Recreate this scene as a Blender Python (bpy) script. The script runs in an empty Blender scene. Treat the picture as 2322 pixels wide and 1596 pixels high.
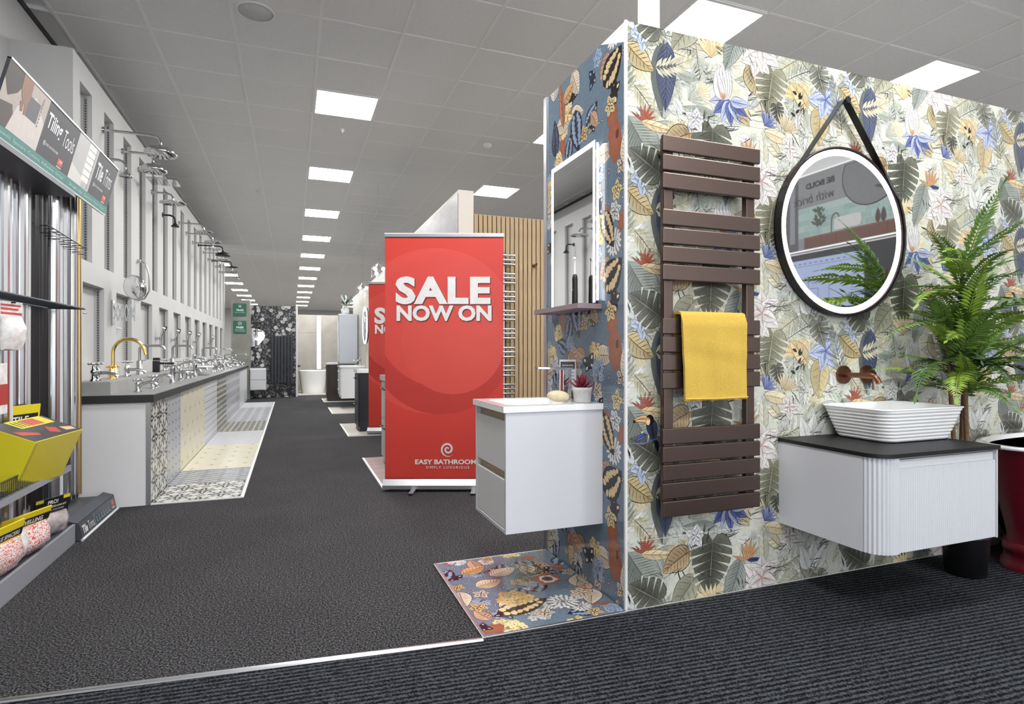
import bpy, bmesh, math, random
from math import sin, cos, pi, radians
from mathutils import Vector, Matrix

# ------------------------------------------------------------------ camera, world, exposure
scene = bpy.context.scene
C = scene.collection
cam_data = bpy.data.cameras.new('camera')
cam_data.sensor_fit = 'HORIZONTAL'
cam_data.sensor_width = 36.0
cam_data.lens = 36.0 * 1323.0 / 2322.0
cam_data.clip_start = 0.05
cam_data.clip_end = 200
cam = bpy.data.objects.new('camera', cam_data)
cam.location = (0, 0, 1.07)
cam.rotation_euler = (radians(90), 0, radians(-20.7))
C.objects.link(cam)
scene.camera = cam

world = bpy.data.worlds.new('world')
scene.world = world
world.use_nodes = True
bg = world.node_tree.nodes['Background']
bg.inputs[0].default_value = (0.93, 0.96, 1.0, 1)
bg.inputs[1].default_value = 1.8
LAMP = 32.0          # strength of the ceiling light panels

scene.view_settings.view_transform = 'Standard'
scene.view_settings.look = 'None'
scene.view_settings.exposure = 0.76
scene.view_settings.gamma = 1.0
scene.view_settings.use_curve_mapping = False
scene.cycles.use_denoising = True
scene.cycles.max_bounces = 7
scene.cycles.diffuse_bounces = 4
scene.cycles.glossy_bounces = 4
scene.cycles.transparent_max_bounces = 6
scene.cycles.use_adaptive_sampling = True
scene.cycles.adaptive_threshold = 0.055
scene.cycles.adaptive_min_samples = 16
scene.cycles.caustics_reflective = False
scene.cycles.caustics_refractive = False
scene.cycles.sample_clamp_indirect = 6.0

# daylight comes in through the shop front behind the camera: a sampling portal fills its opening
pl = bpy.data.lights.new('shopfront_portal', 'AREA')
pl.shape = 'RECTANGLE'; pl.size = 6.0; pl.size_y = 3.0
pl.cycles.is_portal = True
po = bpy.data.objects.new('shopfront_portal', pl)
po.location = (1.4, -3.0, 1.75)
po.rotation_euler = (radians(90), 0, 0)     # -Z of the lamp points along +Y, into the shop
C.objects.link(po)

# ------------------------------------------------------------------ helpers
def S(r, g, b):
    def f(x):
        x /= 255.0
        return x / 12.92 if x <= 0.04045 else ((x + 0.055) / 1.055) ** 2.4
    return (f(r), f(g), f(b))

MATS = {}
def mat(name, col, rough=0.5, metal=0.0, noise=0, nscale=30, bump=0, bscale=200, emit=0, coat=0, spec=0.5, alpha=1, trans=0, stretch=None):
    if name in MATS: return MATS[name]
    m = bpy.data.materials.new(name); m.use_nodes = True
    nt = m.node_tree; p = nt.nodes['Principled BSDF']
    p.inputs['Base Color'].default_value = (*col, 1)
    p.inputs['Roughness'].default_value = rough
    p.inputs['Metallic'].default_value = metal
    p.inputs['Specular IOR Level'].default_value = spec
    p.inputs['Coat Weight'].default_value = coat
    p.inputs['Transmission Weight'].default_value = trans
    if emit:
        p.inputs['Emission Color'].default_value = (*col, 1)
        p.inputs['Emission Strength'].default_value = emit
    tc = nt.nodes.new('ShaderNodeTexCoord'); mp = nt.nodes.new('ShaderNodeMapping')
    nt.links.new(tc.outputs['Object'], mp.inputs['Vector'])
    if stretch: mp.inputs['Scale'].default_value = stretch
    if noise:
        n = nt.nodes.new('ShaderNodeTexNoise'); n.inputs['Scale'].default_value = nscale; n.inputs['Detail'].default_value = 4
        nt.links.new(mp.outputs[0], n.inputs['Vector'])
        r = nt.nodes.new('ShaderNodeMapRange')
        r.inputs[1].default_value = 0.3; r.inputs[2].default_value = 0.7
        r.inputs[3].default_value = 1 - noise; r.inputs[4].default_value = 1 + noise
        nt.links.new(n.outputs['Fac'], r.inputs[0])
        mx = nt.nodes.new('ShaderNodeVectorMath'); mx.operation = 'SCALE'
        mx.inputs[0].default_value = col
        nt.links.new(r.outputs[0], mx.inputs['Scale'])
        nt.links.new(mx.outputs[0], p.inputs['Base Color'])
    if bump:
        n2 = nt.nodes.new('ShaderNodeTexNoise'); n2.inputs['Scale'].default_value = bscale; n2.inputs['Detail'].default_value = 3
        nt.links.new(mp.outputs[0], n2.inputs['Vector'])
        b = nt.nodes.new('ShaderNodeBump'); b.inputs['Strength'].default_value = bump; b.inputs['Distance'].default_value = 0.002
        nt.links.new(n2.outputs['Fac'], b.inputs['Height'])
        nt.links.new(b.outputs[0], p.inputs['Normal'])
    MATS[name] = m
    return m

def vmat(name, rough=0.3, noise=0.1, nscale=60, coat=0.0, spec=0.5, metal=0.0, gain=1.0):
    """printed surface: colour from the mesh's colour attribute, with a little pigment noise"""
    if name in MATS: return MATS[name]
    m = mat(name, (1, 1, 1), rough, metal, coat=coat, spec=spec)
    nt = m.node_tree; p = nt.nodes['Principled BSDF']
    a = nt.nodes.new('ShaderNodeAttribute'); a.attribute_name = 'Col'
    n = nt.nodes.new('ShaderNodeTexNoise'); n.inputs['Scale'].default_value = nscale; n.inputs['Detail'].default_value = 5
    tc = nt.nodes.new('ShaderNodeTexCoord'); nt.links.new(tc.outputs['Object'], n.inputs['Vector'])
    r = nt.nodes.new('ShaderNodeMapRange'); r.inputs[1].default_value = 0.3; r.inputs[2].default_value = 0.7
    r.inputs[3].default_value = gain * (1 - noise); r.inputs[4].default_value = gain * (1 + noise)
    nt.links.new(n.outputs['Fac'], r.inputs[0])
    mx = nt.nodes.new('ShaderNodeVectorMath'); mx.operation = 'SCALE'
    nt.links.new(a.outputs['Color'], mx.inputs[0]); nt.links.new(r.outputs[0], mx.inputs['Scale'])
    nt.links.new(mx.outputs[0], p.inputs['Base Color'])
    return m

class MB:
    def __init__(s): s.v = []; s.f = []; s.c = []; s.sm = []; s.mi = []
    def add(s, vs, fs, col=(1, 1, 1), smooth=False, mi=0, M=None):
        n = len(s.v)
        if M is not None: vs = [M @ Vector(p) for p in vs]
        s.v += [tuple(p) for p in vs]
        if len(vs) and isinstance(col, list): s.c += [(*k[:3], 1) for k in col]
        else: s.c += [(*col[:3], 1)] * len(vs)
        for f in fs:
            s.f.append(tuple(i + n for i in f)); s.sm.append(smooth); s.mi.append(mi)
        return s
    def box(s, x0, x1, y0, y1, z0, z1, col=(1, 1, 1), M=None, mi=0):
        vs = [(x, y, z) for z in (z0, z1) for y in (y0, y1) for x in (x0, x1)]
        return s.add(vs, [(0, 2, 3, 1), (4, 5, 7, 6), (0, 1, 5, 4), (2, 6, 7, 3), (0, 4, 6, 2), (1, 3, 7, 5)], col, False, mi, M)
    def quad(s, a, b, c, d, col=(1, 1, 1), mi=0): return s.add([a, b, c, d], [(0, 1, 2, 3)], col, False, mi)
    def loft(s, rings, closed=True, caps=True, col=(1, 1, 1), smooth=True, mi=0, M=None):
        n = len(rings[0]); vs = [p for r in rings for p in r]; fs = []
        for i in range(len(rings) - 1):
            for j in range(n if closed else n - 1):
                k = (j + 1) % n
                fs.append((i * n + j, i * n + k, (i + 1) * n + k, (i + 1) * n + j))
        s.add(vs, fs, col, smooth, mi, M)
        if caps:
            s.add(rings[0], [tuple(reversed(range(n)))], col, False, mi, M)
            s.add(rings[-1], [tuple(range(n))], col, False, mi, M)
        return s
    def tube(s, pts, r, n=10, col=(1, 1, 1), caps=True, mi=0, M=None, flat=1.0):
        pts = [Vector(p) for p in pts]; rings = []; up = None
        for i, p in enumerate(pts):
            t = (pts[min(i + 1, len(pts) - 1)] - pts[max(i - 1, 0)]).normalized()
            if up is None: up = Vector((0, 0, 1)) if abs(t.z) < 0.9 else Vector((1, 0, 0))
            a = t.cross(up)
            if a.length < 1e-4: a = t.cross(Vector((0, 1, 0)))
            a.normalize(); b = a.cross(t).normalized(); up = b
            rr = r[i] if isinstance(r, (list, tuple)) else r
            rings.append([tuple(p + a * (rr * cos(2 * pi * j / n)) + b * (rr * flat * sin(2 * pi * j / n))) for j in range(n)])
        return s.loft(rings, True, caps, col, True, mi, M)
    def cyl(s, p0, p1, r0, r1=None, n=16, col=(1, 1, 1), mi=0, M=None):
        return s.tube([p0, p1], [r0, r0 if r1 is None else r1], n, col, True, mi, M)
    def lathe(s, prof, n=20, col=(1, 1, 1), mi=0, M=None, sx=1, sy=1, o=(0, 0, 0), caps=True):
        rings = [[(o[0] + r * sx * cos(2 * pi * j / n), o[1] + r * sy * sin(2 * pi * j / n), o[2] + z) for j in range(n)] for r, z in prof]
        return s.loft(rings, True, caps, col, True, mi, M)
    def ball(s, c, r, n=12, sx=1, sy=1, sz=1, col=(1, 1, 1), mi=0, M=None):
        m = max(6, n // 2)
        prof = [(max(1e-4, r * sin(pi * i / m)), -r * sz * cos(pi * i / m)) for i in range(m + 1)]
        return s.lathe(prof, n, col, mi, M, sx, sy, c, False)
    def prism(s, poly, z0, z1, col=(1, 1, 1), mi=0, M=None):
        return s.loft([[(x, y, z0) for x, y in poly], [(x, y, z1) for x, y in poly]], True, True, col, False, mi, M)
    def text(s, txt, M, w=None, h=None, col=(1, 1, 1), bold=0.0, z=0, align='C', shear=0, sp=1.0):
        vs, fs = text_mesh(txt, bold, shear, sp)
        xs = [p[0] for p in vs]; ys = [p[1] for p in vs]
        x0, x1, y0, y1 = min(xs), max(xs), min(ys), max(ys)
        k = (h / (y1 - y0)) if h else w / (x1 - x0)
        kx = (w / (x1 - x0)) if w else k
        ax = (x0 + x1) / 2 if align == 'C' else x0
        return s.add([((p[0] - ax) * kx, (p[1] - (y0 + y1) / 2) * k, z) for p in vs], fs, col, False, 0, M)
    def mesh(s, name, mats, colattr=None):
        me = bpy.data.meshes.new(name)
        me.from_pydata(s.v, [], s.f)
        if not isinstance(mats, (list, tuple)): mats = [mats]
        for m in mats: me.materials.append(m)
        me.polygons.foreach_set('use_smooth', s.sm)
        me.polygons.foreach_set('material_index', s.mi)
        if any(m and m.name.startswith('print') for m in mats):
            ca = me.color_attributes.new('Col', 'FLOAT_COLOR', 'POINT')
            ca.data.foreach_set('color', [x for c in s.c for x in c])
        me.update()
        return me
    def build(s, name, mats, parent=None, org=(0, 0, 0), bevel=0, seg=2, weld=True):
        if org != (0, 0, 0):
            s.v = [(p[0] - org[0], p[1] - org[1], p[2] - org[2]) for p in s.v]
        o = bpy.data.objects.new(name, s.mesh(name, mats))
        C.objects.link(o)
        if parent is not None: o.parent = parent
        else: o.location = org
        if bevel:
            b = o.modifiers.new('edge', 'BEVEL'); b.width = bevel; b.segments = seg; b.limit_method = 'ANGLE'; b.angle_limit = radians(40)
        return o

_TX = {}
def text_mesh(txt, bold, shear=0, sp=1.0):
    key = (txt, bold, shear, sp)
    if key not in _TX:
        cu = bpy.data.curves.new('tx', 'FONT'); cu.body = txt; cu.offset = bold; cu.resolution_u = 3; cu.shear = shear; cu.space_character = sp
        ob = bpy.data.objects.new('tx', cu); C.objects.link(ob)
        dg = bpy.context.evaluated_depsgraph_get()
        me = ob.evaluated_get(dg).to_mesh()
        _TX[key] = ([(v.co.x, v.co.y) for v in me.vertices], [tuple(p.vertices) for p in me.polygons])
        ob.evaluated_get(dg).to_mesh_clear()
        bpy.data.objects.remove(ob); bpy.data.curves.remove(cu)
    return _TX[key]

def tag(o, label=None, cat=None, group=None, kind=None):
    if label: o['label'] = label
    if cat: o['category'] = cat
    if group: o['group'] = group
    if kind: o['kind'] = kind
    return o
def thing(name, label, cat, loc=(0, 0, 0), rz=0, group=None):
    o = bpy.data.objects.new(name, None); C.objects.link(o)
    o.location = loc; o.rotation_euler = (0, 0, rz); o.empty_display_size = 0.05
    return tag(o, label, cat, group)
def copy_tree(o, parent=None):
    c = o.copy(); C.objects.link(c); c.parent = parent
    for ch in list(o.children): copy_tree(ch, c)
    return c
def frame(o, a, b, c):
    """matrix whose local x, y, z axes are a, b, c and whose origin is o"""
    a, b, c = Vector(a), Vector(b), Vector(c)
    return Matrix(((a.x, b.x, c.x, o[0]), (a.y, b.y, c.y, o[1]), (a.z, b.z, c.z, o[2]), (0, 0, 0, 1)))
ORD = ['first', 'second', 'third', 'fourth', 'fifth', 'sixth', 'seventh', 'eighth', 'ninth', 'tenth', 'eleventh', 'twelfth', 'thirteenth',
       'fourteenth', 'fifteenth', 'sixteenth', 'seventeenth', 'eighteenth', 'nineteenth', 'twentieth', 'twenty-first', 'twenty-second',
       'twenty-third', 'twenty-fourth', 'twenty-fifth', 'twenty-sixth', 'twenty-seventh', 'twenty-eighth', 'twenty-ninth', 'thirtieth']
def ordn(i): return ORD[i] if i < len(ORD) else str(i + 1) + 'th'

# ------------------------------------------------------------------ materials
M_white = mat('white_paint', S(226, 226, 226), 0.55)
M_wallw = mat('wall_white', S(190, 190, 189), 0.7, noise=0.02, nscale=3)
M_gloss = mat('white_gloss', S(214, 216, 222), 0.22)
M_satin = mat('white_satin', S(214, 216, 219), 0.45)
M_cer = mat('white_ceramic', S(246, 247, 248), 0.12, coat=0.5)
M_chrome = mat('chrome', (0.56, 0.57, 0.58), 0.08, 1.0)
M_steel = mat('brushed_steel', (0.42, 0.42, 0.43), 0.32, 1.0)
M_gold = mat('gold_metal', (0.78, 0.56, 0.18), 0.18, 1.0)
M_black = mat('matt_black', S(22, 22, 24), 0.45)
M_alu = mat('aluminium', (0.5, 0.51, 0.53), 0.35, 1.0)
M_bronze = mat('bronze_paint', S(102, 87, 81), 0.36, 0.85)
M_copper = mat('brushed_copper', (0.24, 0.11, 0.07), 0.33, 1.0)
M_led = mat('led_light', (1.0, 0.97, 0.95), 0.5, emit=2.6)
M_led.cycles.emission_sampling = 'NONE'
M_mirror = mat('mirror_glass', (0.86, 0.87, 0.88), 0.02, 1.0)
M_wire = mat('grey_wire', S(62, 66, 74), 0.4, 0.3)
M_dgrey = mat('slate_grey', S(74, 78, 86), 0.45)
M_oak = mat('oak_veneer', S(178, 158, 128), 0.5, noise=0.12, nscale=14, stretch=(1, 10, 1))
M_print = vmat('print_matt', 0.5, 0.05, 40)
M_pglossy = vmat('print_glossy', 0.08, 0.1, 70, spec=0.5, gain=1.0)
M_psemi = vmat('print_semigloss', 0.32, 0.07, 70)

# ------------------------------------------------------------------ printed artwork (flat print on tiles), drawn as thin polygons
def mixc(a, b, t): return tuple(a[i] + (b[i] - a[i]) * t for i in range(3))
def mul(a, k): return tuple(min(1.0, x * k) for x in a)

def clip_poly(pts, cols, cp):
    """Sutherland-Hodgman of a convex polygon with vertex colours against the convex ccw polygon cp"""
    P = list(zip(pts, cols))
    for i in range(len(cp)):
        ax, ay = cp[i]; bx, by = cp[(i + 1) % len(cp)]
        nx, ny = -(by - ay), bx - ax
        out = []
        for j in range(len(P)):
            (p, pc), (q, qc) = P[j], P[(j + 1) % len(P)]
            dp = (p[0] - ax) * nx + (p[1] - ay) * ny
            dq = (q[0] - ax) * nx + (q[1] - ay) * ny
            if dp >= 0: out.append((p, pc))
            if (dp >= 0) != (dq >= 0):
                t = dp / (dp - dq)
                out.append(((p[0] + (q[0] - p[0]) * t, p[1] + (q[1] - p[1]) * t), mixc(pc, qc, t)))
        P = out
        if len(P) < 3: return None
    return [p for p, c in P], [c for p, c in P]

class Art:
    def __init__(s, w, h, seed): s.w = w; s.h = h; s.L = []; s.R = random.Random(seed)
    def new(s): s.L.append([])
    def poly(s, pts, cols):
        if not isinstance(cols, list): cols = [cols] * len(pts)
        s.L[-1].append((pts, cols))
    def emit(s, mb, cp, ox=0, oy=0, z=0.009, wrap=True, dz=4e-6):
        """cp: convex polygon in art coordinates; output shifted by (ox, oy)"""
        LV = s.levels(wrap)
        x0 = min(p[0] for p in cp); x1 = max(p[0] for p in cp); y0 = min(p[1] for p in cp); y1 = max(p[1] for p in cp)
        for li, el in enumerate(s.L):
            if not el: continue
            bx0 = min(p[0] for e in el for p in e[0]); bx1 = max(p[0] for e in el for p in e[0])
            by0 = min(p[1] for e in el for p in e[0]); by1 = max(p[1] for e in el for p in e[0])
            for wx in ((-s.w, 0, s.w) if wrap else (0,)):
                for wy in ((-s.h, 0, s.h) if wrap else (0,)):
                    if bx1 + wx < x0 or bx0 + wx > x1 or by1 + wy < y0 or by0 + wy > y1: continue
                    inside = bx0 + wx > x0 and bx1 + wx < x1 and by0 + wy > y0 and by1 + wy < y1 and len(cp) == 4
                    for pts, cols in el:
                        pp = [(p[0] + wx, p[1] + wy) for p in pts]
                        if not inside:
                            ar = sum(pp[i][0] * pp[(i + 1) % len(pp)][1] - pp[(i + 1) % len(pp)][0] * pp[i][1] for i in range(len(pp)))
                            r = clip_poly(pp, cols, cp)
                            if r is None: continue
                            pp, cc = r
                        else: cc = cols
                        mb.add([(p[0] + ox, p[1] + oy, z + LV[li] * dz) for p in pp], [tuple(range(len(pp)))], list(cc))
    def tone(s, sat, gain=1.0):
        def f(c):
            g = .3 * c[0] + .59 * c[1] + .11 * c[2]
            return tuple(min(.95, (g + (x - g) * sat) * gain) for x in c)
        s.L = [[(p_, [f(c) for c in cc]) for p_, cc in el] for el in s.L]
        return s
    def levels(s, wrap, cell=.006):
        """paint order as few stacked levels as overlaps allow, so the print stays thinner than a coat of ink"""
        if getattr(s, 'lv', None) and len(s.lv) == len(s.L): return s.lv
        top = {}; out = []; nx = max(1, round(s.w / cell)); ny = max(1, round(s.h / cell))
        for el in s.L:
            cs = set()
            for pts, _c in el:
                i0 = math.floor(min(p[0] for p in pts) / cell); i1 = math.floor(max(p[0] for p in pts) / cell)
                j0 = math.floor(min(p[1] for p in pts) / cell); j1 = math.floor(max(p[1] for p in pts) / cell)
                if wrap: cs.update((i % nx, j % ny) for i in range(i0, i1 + 1) for j in range(j0, j1 + 1))
                else: cs.update((i, j) for i in range(i0, i1 + 1) for j in range(j0, j1 + 1))
            l = 1 + max((top.get(c, 0) for c in cs), default=0)
            for c in cs: top[c] = l
            out.append(l)
        s.lv = out
        return out
    # ---- elements
    def stroke(s, pts, w, col, taper=True):
        n = len(pts)
        for i in range(n - 1):
            (ax, ay), (bx, by) = pts[i], pts[i + 1]
            d = math.hypot(bx - ax, by - ay) or 1e-6
            nx, ny = -(by - ay) / d, (bx - ax) / d
            def ww(t): return w * (0.25 + 0.75 * sin(pi * min(1, max(0, t)) ** 0.7)) if taper else w
            wa, wb = ww(i / (n - 1)), ww((i + 1) / (n - 1))
            s.poly([(ax + nx * wa, ay + ny * wa), (ax - nx * wa, ay - ny * wa), (bx - nx * wb, by - ny * wb), (bx + nx * wb, by + ny * wb)], col)
    def path(s, x, y, a, L, bend, n):
        out = [(x, y)]; ang = a
        for i in range(n):
            x += L / n * cos(ang); y += L / n * sin(ang); ang += bend / n
            out.append((x, y))
        return out
    def leaf(s, x, y, a, L, W, c1, c2, bend=0, veins=7, line=None, out=0.0014, half=0.78, sh=0.75, vw=0.0012, vstep=0.16, n=9, new=True):
        if new: s.new()
        rib = s.path(x, y, a, L, bend, n)
        side = {1: [], -1: []}
        for i, p in enumerate(rib):
            t = i / n
            q0, q1 = rib[max(0, i - 1)], rib[min(n, i + 1)]
            d = math.hypot(q1[0] - q0[0], q1[1] - q0[1]) or 1e-6
            nx, ny = -(q1[1] - q0[1]) / d, (q1[0] - q0[0]) / d
            w = W * max(0.0, sin(pi * min(1, t ** sh))) ** 0.85
            for k in (1, -1): side[k].append((p[0] + nx * w * k, p[1] + ny * w * k))
        line = line or mul(c1, 0.25)
        for k, f in ((1, 1.0), (-1, half)):
            e = side[k]; s.new()
            for i in range(n):
                t = i / n
                s.poly([rib[i], rib[i + 1], e[i + 1], e[i]],
                       [mul(mixc(c1, c2, t * 0.5), f), mul(mixc(c1, c2, t * 0.5 + 0.06), f), mul(mixc(c2, c1, 0.3 * t), f), mul(mixc(c2, c1, 0.3 * t), f)])
            s.new()
            if out:
                s.stroke(e, out, line)
            for j in range(veins):
                t = 0.08 + 0.78 * j / max(1, veins - 1)
                i0 = t * n; i1 = min(n - 0.01, (t + vstep) * n)
                ia, ib = int(i0), int(i1)
                A = tuple(rib[ia][q] + (rib[ia + 1][q] - rib[ia][q]) * (i0 - ia) for q in (0, 1))
                B = tuple(e[ib][q] + (e[ib + 1][q] - e[ib][q]) * (i1 - ib) for q in (0, 1))
                B = (A[0] + (B[0] - A[0]) * 0.92, A[1] + (B[1] - A[1]) * 0.92)
                s.stroke([A, ((A[0] + B[0]) / 2, (A[1] + B[1]) / 2), B], vw * (0.6 + s.R.random() * 0.9), line)
        s.stroke(rib, 0.0016, line)
    def frond(s, x, y, a, L, n, ll, lw, c1, c2, bend=0.3, line=None, sp=0.9):
        s.new(); rib = s.path(x, y, a, L, bend, n); line = line or mul(c1, 0.3)
        for i in range(1, n + 1):
            t = i / n; p = rib[i]; q = rib[i - 1]; ang = math.atan2(p[1] - q[1], p[0] - q[0])
            l = ll * (0.55 + 0.45 * sin(pi * min(1, t * 0.9 + 0.1))) * (1 - 0.35 * t)
            for k in (1, -1):
                s.new(); b = ang + k * (sp - 0.35 * t) + s.R.uniform(-.08, .08)
                e = (p[0] + l * cos(b), p[1] + l * sin(b)); m = (p[0] + 0.45 * l * cos(b), p[1] + 0.45 * l * sin(b))
                nx, ny = -sin(b) * lw, cos(b) * lw
                cc = mul(mixc(c1, c2, s.R.random()), 0.85 + 0.3 * s.R.random())
                s.poly([p, (m[0] - nx, m[1] - ny), e, (m[0] + nx, m[1] + ny)], [cc, cc, mixc(cc, c2, .6), mul(cc, 0.8)])
                s.stroke([p, m, e], 0.0007, line)
        s.new(); s.stroke(rib, 0.0016, line)
    def fan(s, x, y, a, spread, n, L, W, c1, c2, line=None, jit=0.15):
        line = line or mul(c1, 0.35)
        for i in range(n):
            s.new(); b = a + spread * (i / (n - 1) - 0.5); l = L * (1 - jit * s.R.random()); w = W
            pts = [(x, y), (x + .55 * l * cos(b) + w * sin(b), y + .55 * l * sin(b) - w * cos(b)), (x + l * cos(b), y + l * sin(b)), (x + .55 * l * cos(b) - w * sin(b), y + .55 * l * sin(b) + w * cos(b))]
            cc = mul(mixc(c1, c2, s.R.random() * .6), 0.9 + .2 * s.R.random())
            s.poly(pts, [mul(cc, .75), cc, mixc(cc, c2, .7), mul(cc, .92)])
            s.stroke([pts[0], pts[1], pts[2]], 0.0007, line)
    def petal(s, x, y, a, L, W, cin, cout, line=None, bend=0, out=0.0012, streaks=2):
        s.leaf(x, y, a, L, W, cin, cout, bend, 0, line or mul(cout, 0.35), out, 0.9, 0.62, n=7)
        s.new()
        for k in range(streaks):
            o = (k - (streaks - 1) / 2) * W * 0.5
            p0 = (x + .12 * L * cos(a) - o * .4 * sin(a), y + .12 * L * sin(a) + o * .4 * cos(a))
            p1 = (x + .7 * L * cos(a + bend * .35) - o * sin(a), y + .7 * L * sin(a + bend * .35) + o * cos(a))
            s.stroke([p0, ((p0[0] + p1[0]) / 2, (p0[1] + p1[1]) / 2), p1], 0.0008, line or mul(cin, 0.6))
    def lily(s, x, y, r, cin, cout, line=None, n=6, rot=0.3, wid=0.32, heart=None):
        for ring, (k, o) in enumerate(((1, 0), (0.72, pi / n))):
            for i in range(n - ring):
                b = rot + o + 2 * pi * i / (n - ring) + s.R.uniform(-.15, .15)
                s.petal(x, y, b, r * k * s.R.uniform(.85, 1.08), r * wid * k, cin, cout, line)
        if heart:
            for i in range(9):
                b = rot + 2 * pi * i / 9
                s.new(); s.stroke([(x, y), (x + .3 * r * cos(b), y + .3 * r * sin(b))], 0.0028, mul(heart, .7 + .5 * s.R.random()))
    def monstera(s, x, y, a, L, c1, c2, lobes=5):
        """heart-shaped leaf cut by slits, veins and pale holes"""
        line = mul(c1, 0.3); ux, uy = cos(a), sin(a)
        def P(t, w): return (x + L * (t * ux - w * uy), y + L * (t * uy + w * ux))
        half = [(0.0, .0), (-.1, .1), (-.13, .22), (-.06, .34), (.08, .43), (.25, .46), (.42, .42), (.6, .33), (.78, .2), (.92, .08), (1.0, 0)]
        for k in (1, -1):
            s.new(); f = 1.0 if k > 0 else .82
            for i in range(len(half) - 1):
                (t0, w0), (t1, w1) = half[i], half[i + 1]
                r0, r1 = max(0, min(1, .08 + .84 * (i / 10))), max(0, min(1, .08 + .84 * ((i + 1) / 10)))
                s.poly([P(r0, 0), P(t0, w0 * k), P(t1, w1 * k), P(r1, 0)], [mul(c1, f), mul(mixc(c1, c2, .7 + .3 * s.R.random()), f), mul(mixc(c1, c2, .8), f), mul(c1, f * .9)])
            s.new(); s.stroke([P(t, w * k) for t, w in half], .0013, line)
            for i in range(lobes):
                t = .02 + .8 * i / lobes; e = .46 - .33 * max(0, t - .1)
                s.new(); s.poly([P(t + .04, .13 * k), P(t + .1, (e + .06) * k), P(t + .155, (e + .04) * k)], [S(196, 200, 184), S(210, 212, 196), S(206, 208, 192)])
                s.stroke([P(t + .04, .13 * k), P(t + .1, (e + .04) * k)], .0012, line)
                s.new(); s.stroke([P(t, 0), P(t + .05, .14 * k), P(t + .16, .33 * k)], .0012, mul(c2, 1.18))
                s.stroke([P(t + .03, .03 * k), P(t + .09, .17 * k), P(t + .2, .3 * k)], .001, line)
        s.new(); s.stroke([P(-.05, 0), P(.5, 0), P(.97, 0)], 0.0022, mul(c2, 1.2))
    def blob(s, x, y, rx, ry, col, col2=None, n=12, wob=.12, rot=0, new=True, line=None):
        if new: s.new()
        pts = []
        for i in range(n):
            k = 1 + s.R.uniform(-wob, wob); b = 2 * pi * i / n
            px, py = rx * k * cos(b), ry * k * sin(b)
            pts.append((x + px * cos(rot) - py * sin(rot), y + px * sin(rot) + py * cos(rot)))
        c2 = col2 or col
        for i in range(n): s.poly([(x, y), pts[i], pts[(i + 1) % n]], [col, c2, c2])
        if line: s.new(); s.stroke(pts + [pts[0]], 0.0011, line, False)
    def bird(s, x, y, a, L, org, blue):
        for i in range(5):
            s.petal(x, y, a + (i - 2) * .33, L * (1 - .1 * abs(i - 2)), L * .085, mul(org, .8), org, mul(org, .4), 0, .0009, 1)
        s.petal(x, y, a - 1.35, L * .9, L * .08, blue, mul(blue, .8), mul(blue, .3))
        s.petal(x, y, a + 1.5, L * .8, L * .06, org, mul(org, 1.1), mul(org, .4))
    def chrys(s, x, y, r, c, line, rings=5):
        s.blob(x, y, r * 1.02, r * 1.02, mul(c, .25), None, 18, .06)
        for q in range(rings):
            rr = r * (1 - q * .19); n = max(5, int(15 - 2.2 * q))
            s.new()
            for i in range(n):
                b = 2 * pi * (i + .5 * (q % 2)) / n + s.R.uniform(-.06, .06)
                px, py = x + rr * .82 * cos(b), y + rr * .82 * sin(b)
                s.blob(px, py, rr * .2, r * .105, c, mul(c, .85), 8, .12, b, True)
    def cluster(s, x, y, r, col, line, n=26, pr=.018):
        s.blob(x, y, r, r * .9, mul(col, .3), None, 14, .1)
        for i in range(n):
            b = s.R.random() * 2 * pi; q = r * math.sqrt(s.R.random()); px, py = x + q * cos(b), y + q * .9 * sin(b)
            s.new(); cc = mul(col, .75 + .5 * s.R.random())
            for k in range(4):
                d = k * pi / 2 + b
                s.blob(px + pr * .5 * cos(d), py + pr * .5 * sin(d), pr * .5, pr * .42, cc, mul(cc, .9), 6, .05, d, True)
            s.blob(px, py, pr * .18, pr * .18, line, None, 5, 0, 0, True)
    def caladium(s, x, y, a, L, W, dark, pale):
        s.leaf(x, y, a, L, W, dark, mul(dark, .8), .25, 0, dark, .002)
        for i in range(7):
            t = .14 + .11 * i; w = W * sin(pi * t ** .75) * .5
            for k in (1, -1):
                px = x + L * t * cos(a + .12 * t) - k * w * sin(a); py = y + L * t * sin(a + .12 * t) + k * w * cos(a)
                s.blob(px, py, L * .062, w * .62 + .002, pale, mul(pale, .85), 7, .3, a + k * .7)
    def butterfly(s, x, y, r, dark, pale, rot=0):
        for k, m in ((.6, 1), (2.5, 1), (-.5, .7), (-2.6, .7)):
            s.petal(x, y, k + rot, r * m, r * .36 * m, dark, mul(dark, 1.2), mul(dark, .4))
            s.blob(x + .6 * r * m * cos(k + rot), y + .6 * r * m * sin(k + rot), r * .17, r * .1, pale, None, 7, .2, k + rot)
        s.new(); s.stroke([(x - .45 * r * sin(-rot), y + .45 * r * cos(-rot)), (x, y), (x + .4 * r * sin(-rot), y - .4 * r * cos(-rot))], r * .06, mul(dark, .5))
    def toucan(s, x, y, k):
        s.leaf(x + .02 * k, y + .75 * k, -1.25, 1.5 * k, .34 * k, S(40, 42, 56), S(66, 70, 92), -.25, 0, S(15, 16, 22), .0012, .85, .6)
        s.leaf(x + .42 * k, y - .45 * k, -1.35, .75 * k, .12 * k, S(20, 20, 26), S(52, 54, 66), 0, 0)
        s.blob(x + .02 * k, y + .68 * k, .27 * k, .3 * k, S(28, 28, 36), None, 14, .03)
        s.blob(x - .08 * k, y + .6 * k, .14 * k, .22 * k, S(238, 224, 190), S(226, 190, 140), 10, .05)
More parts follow.
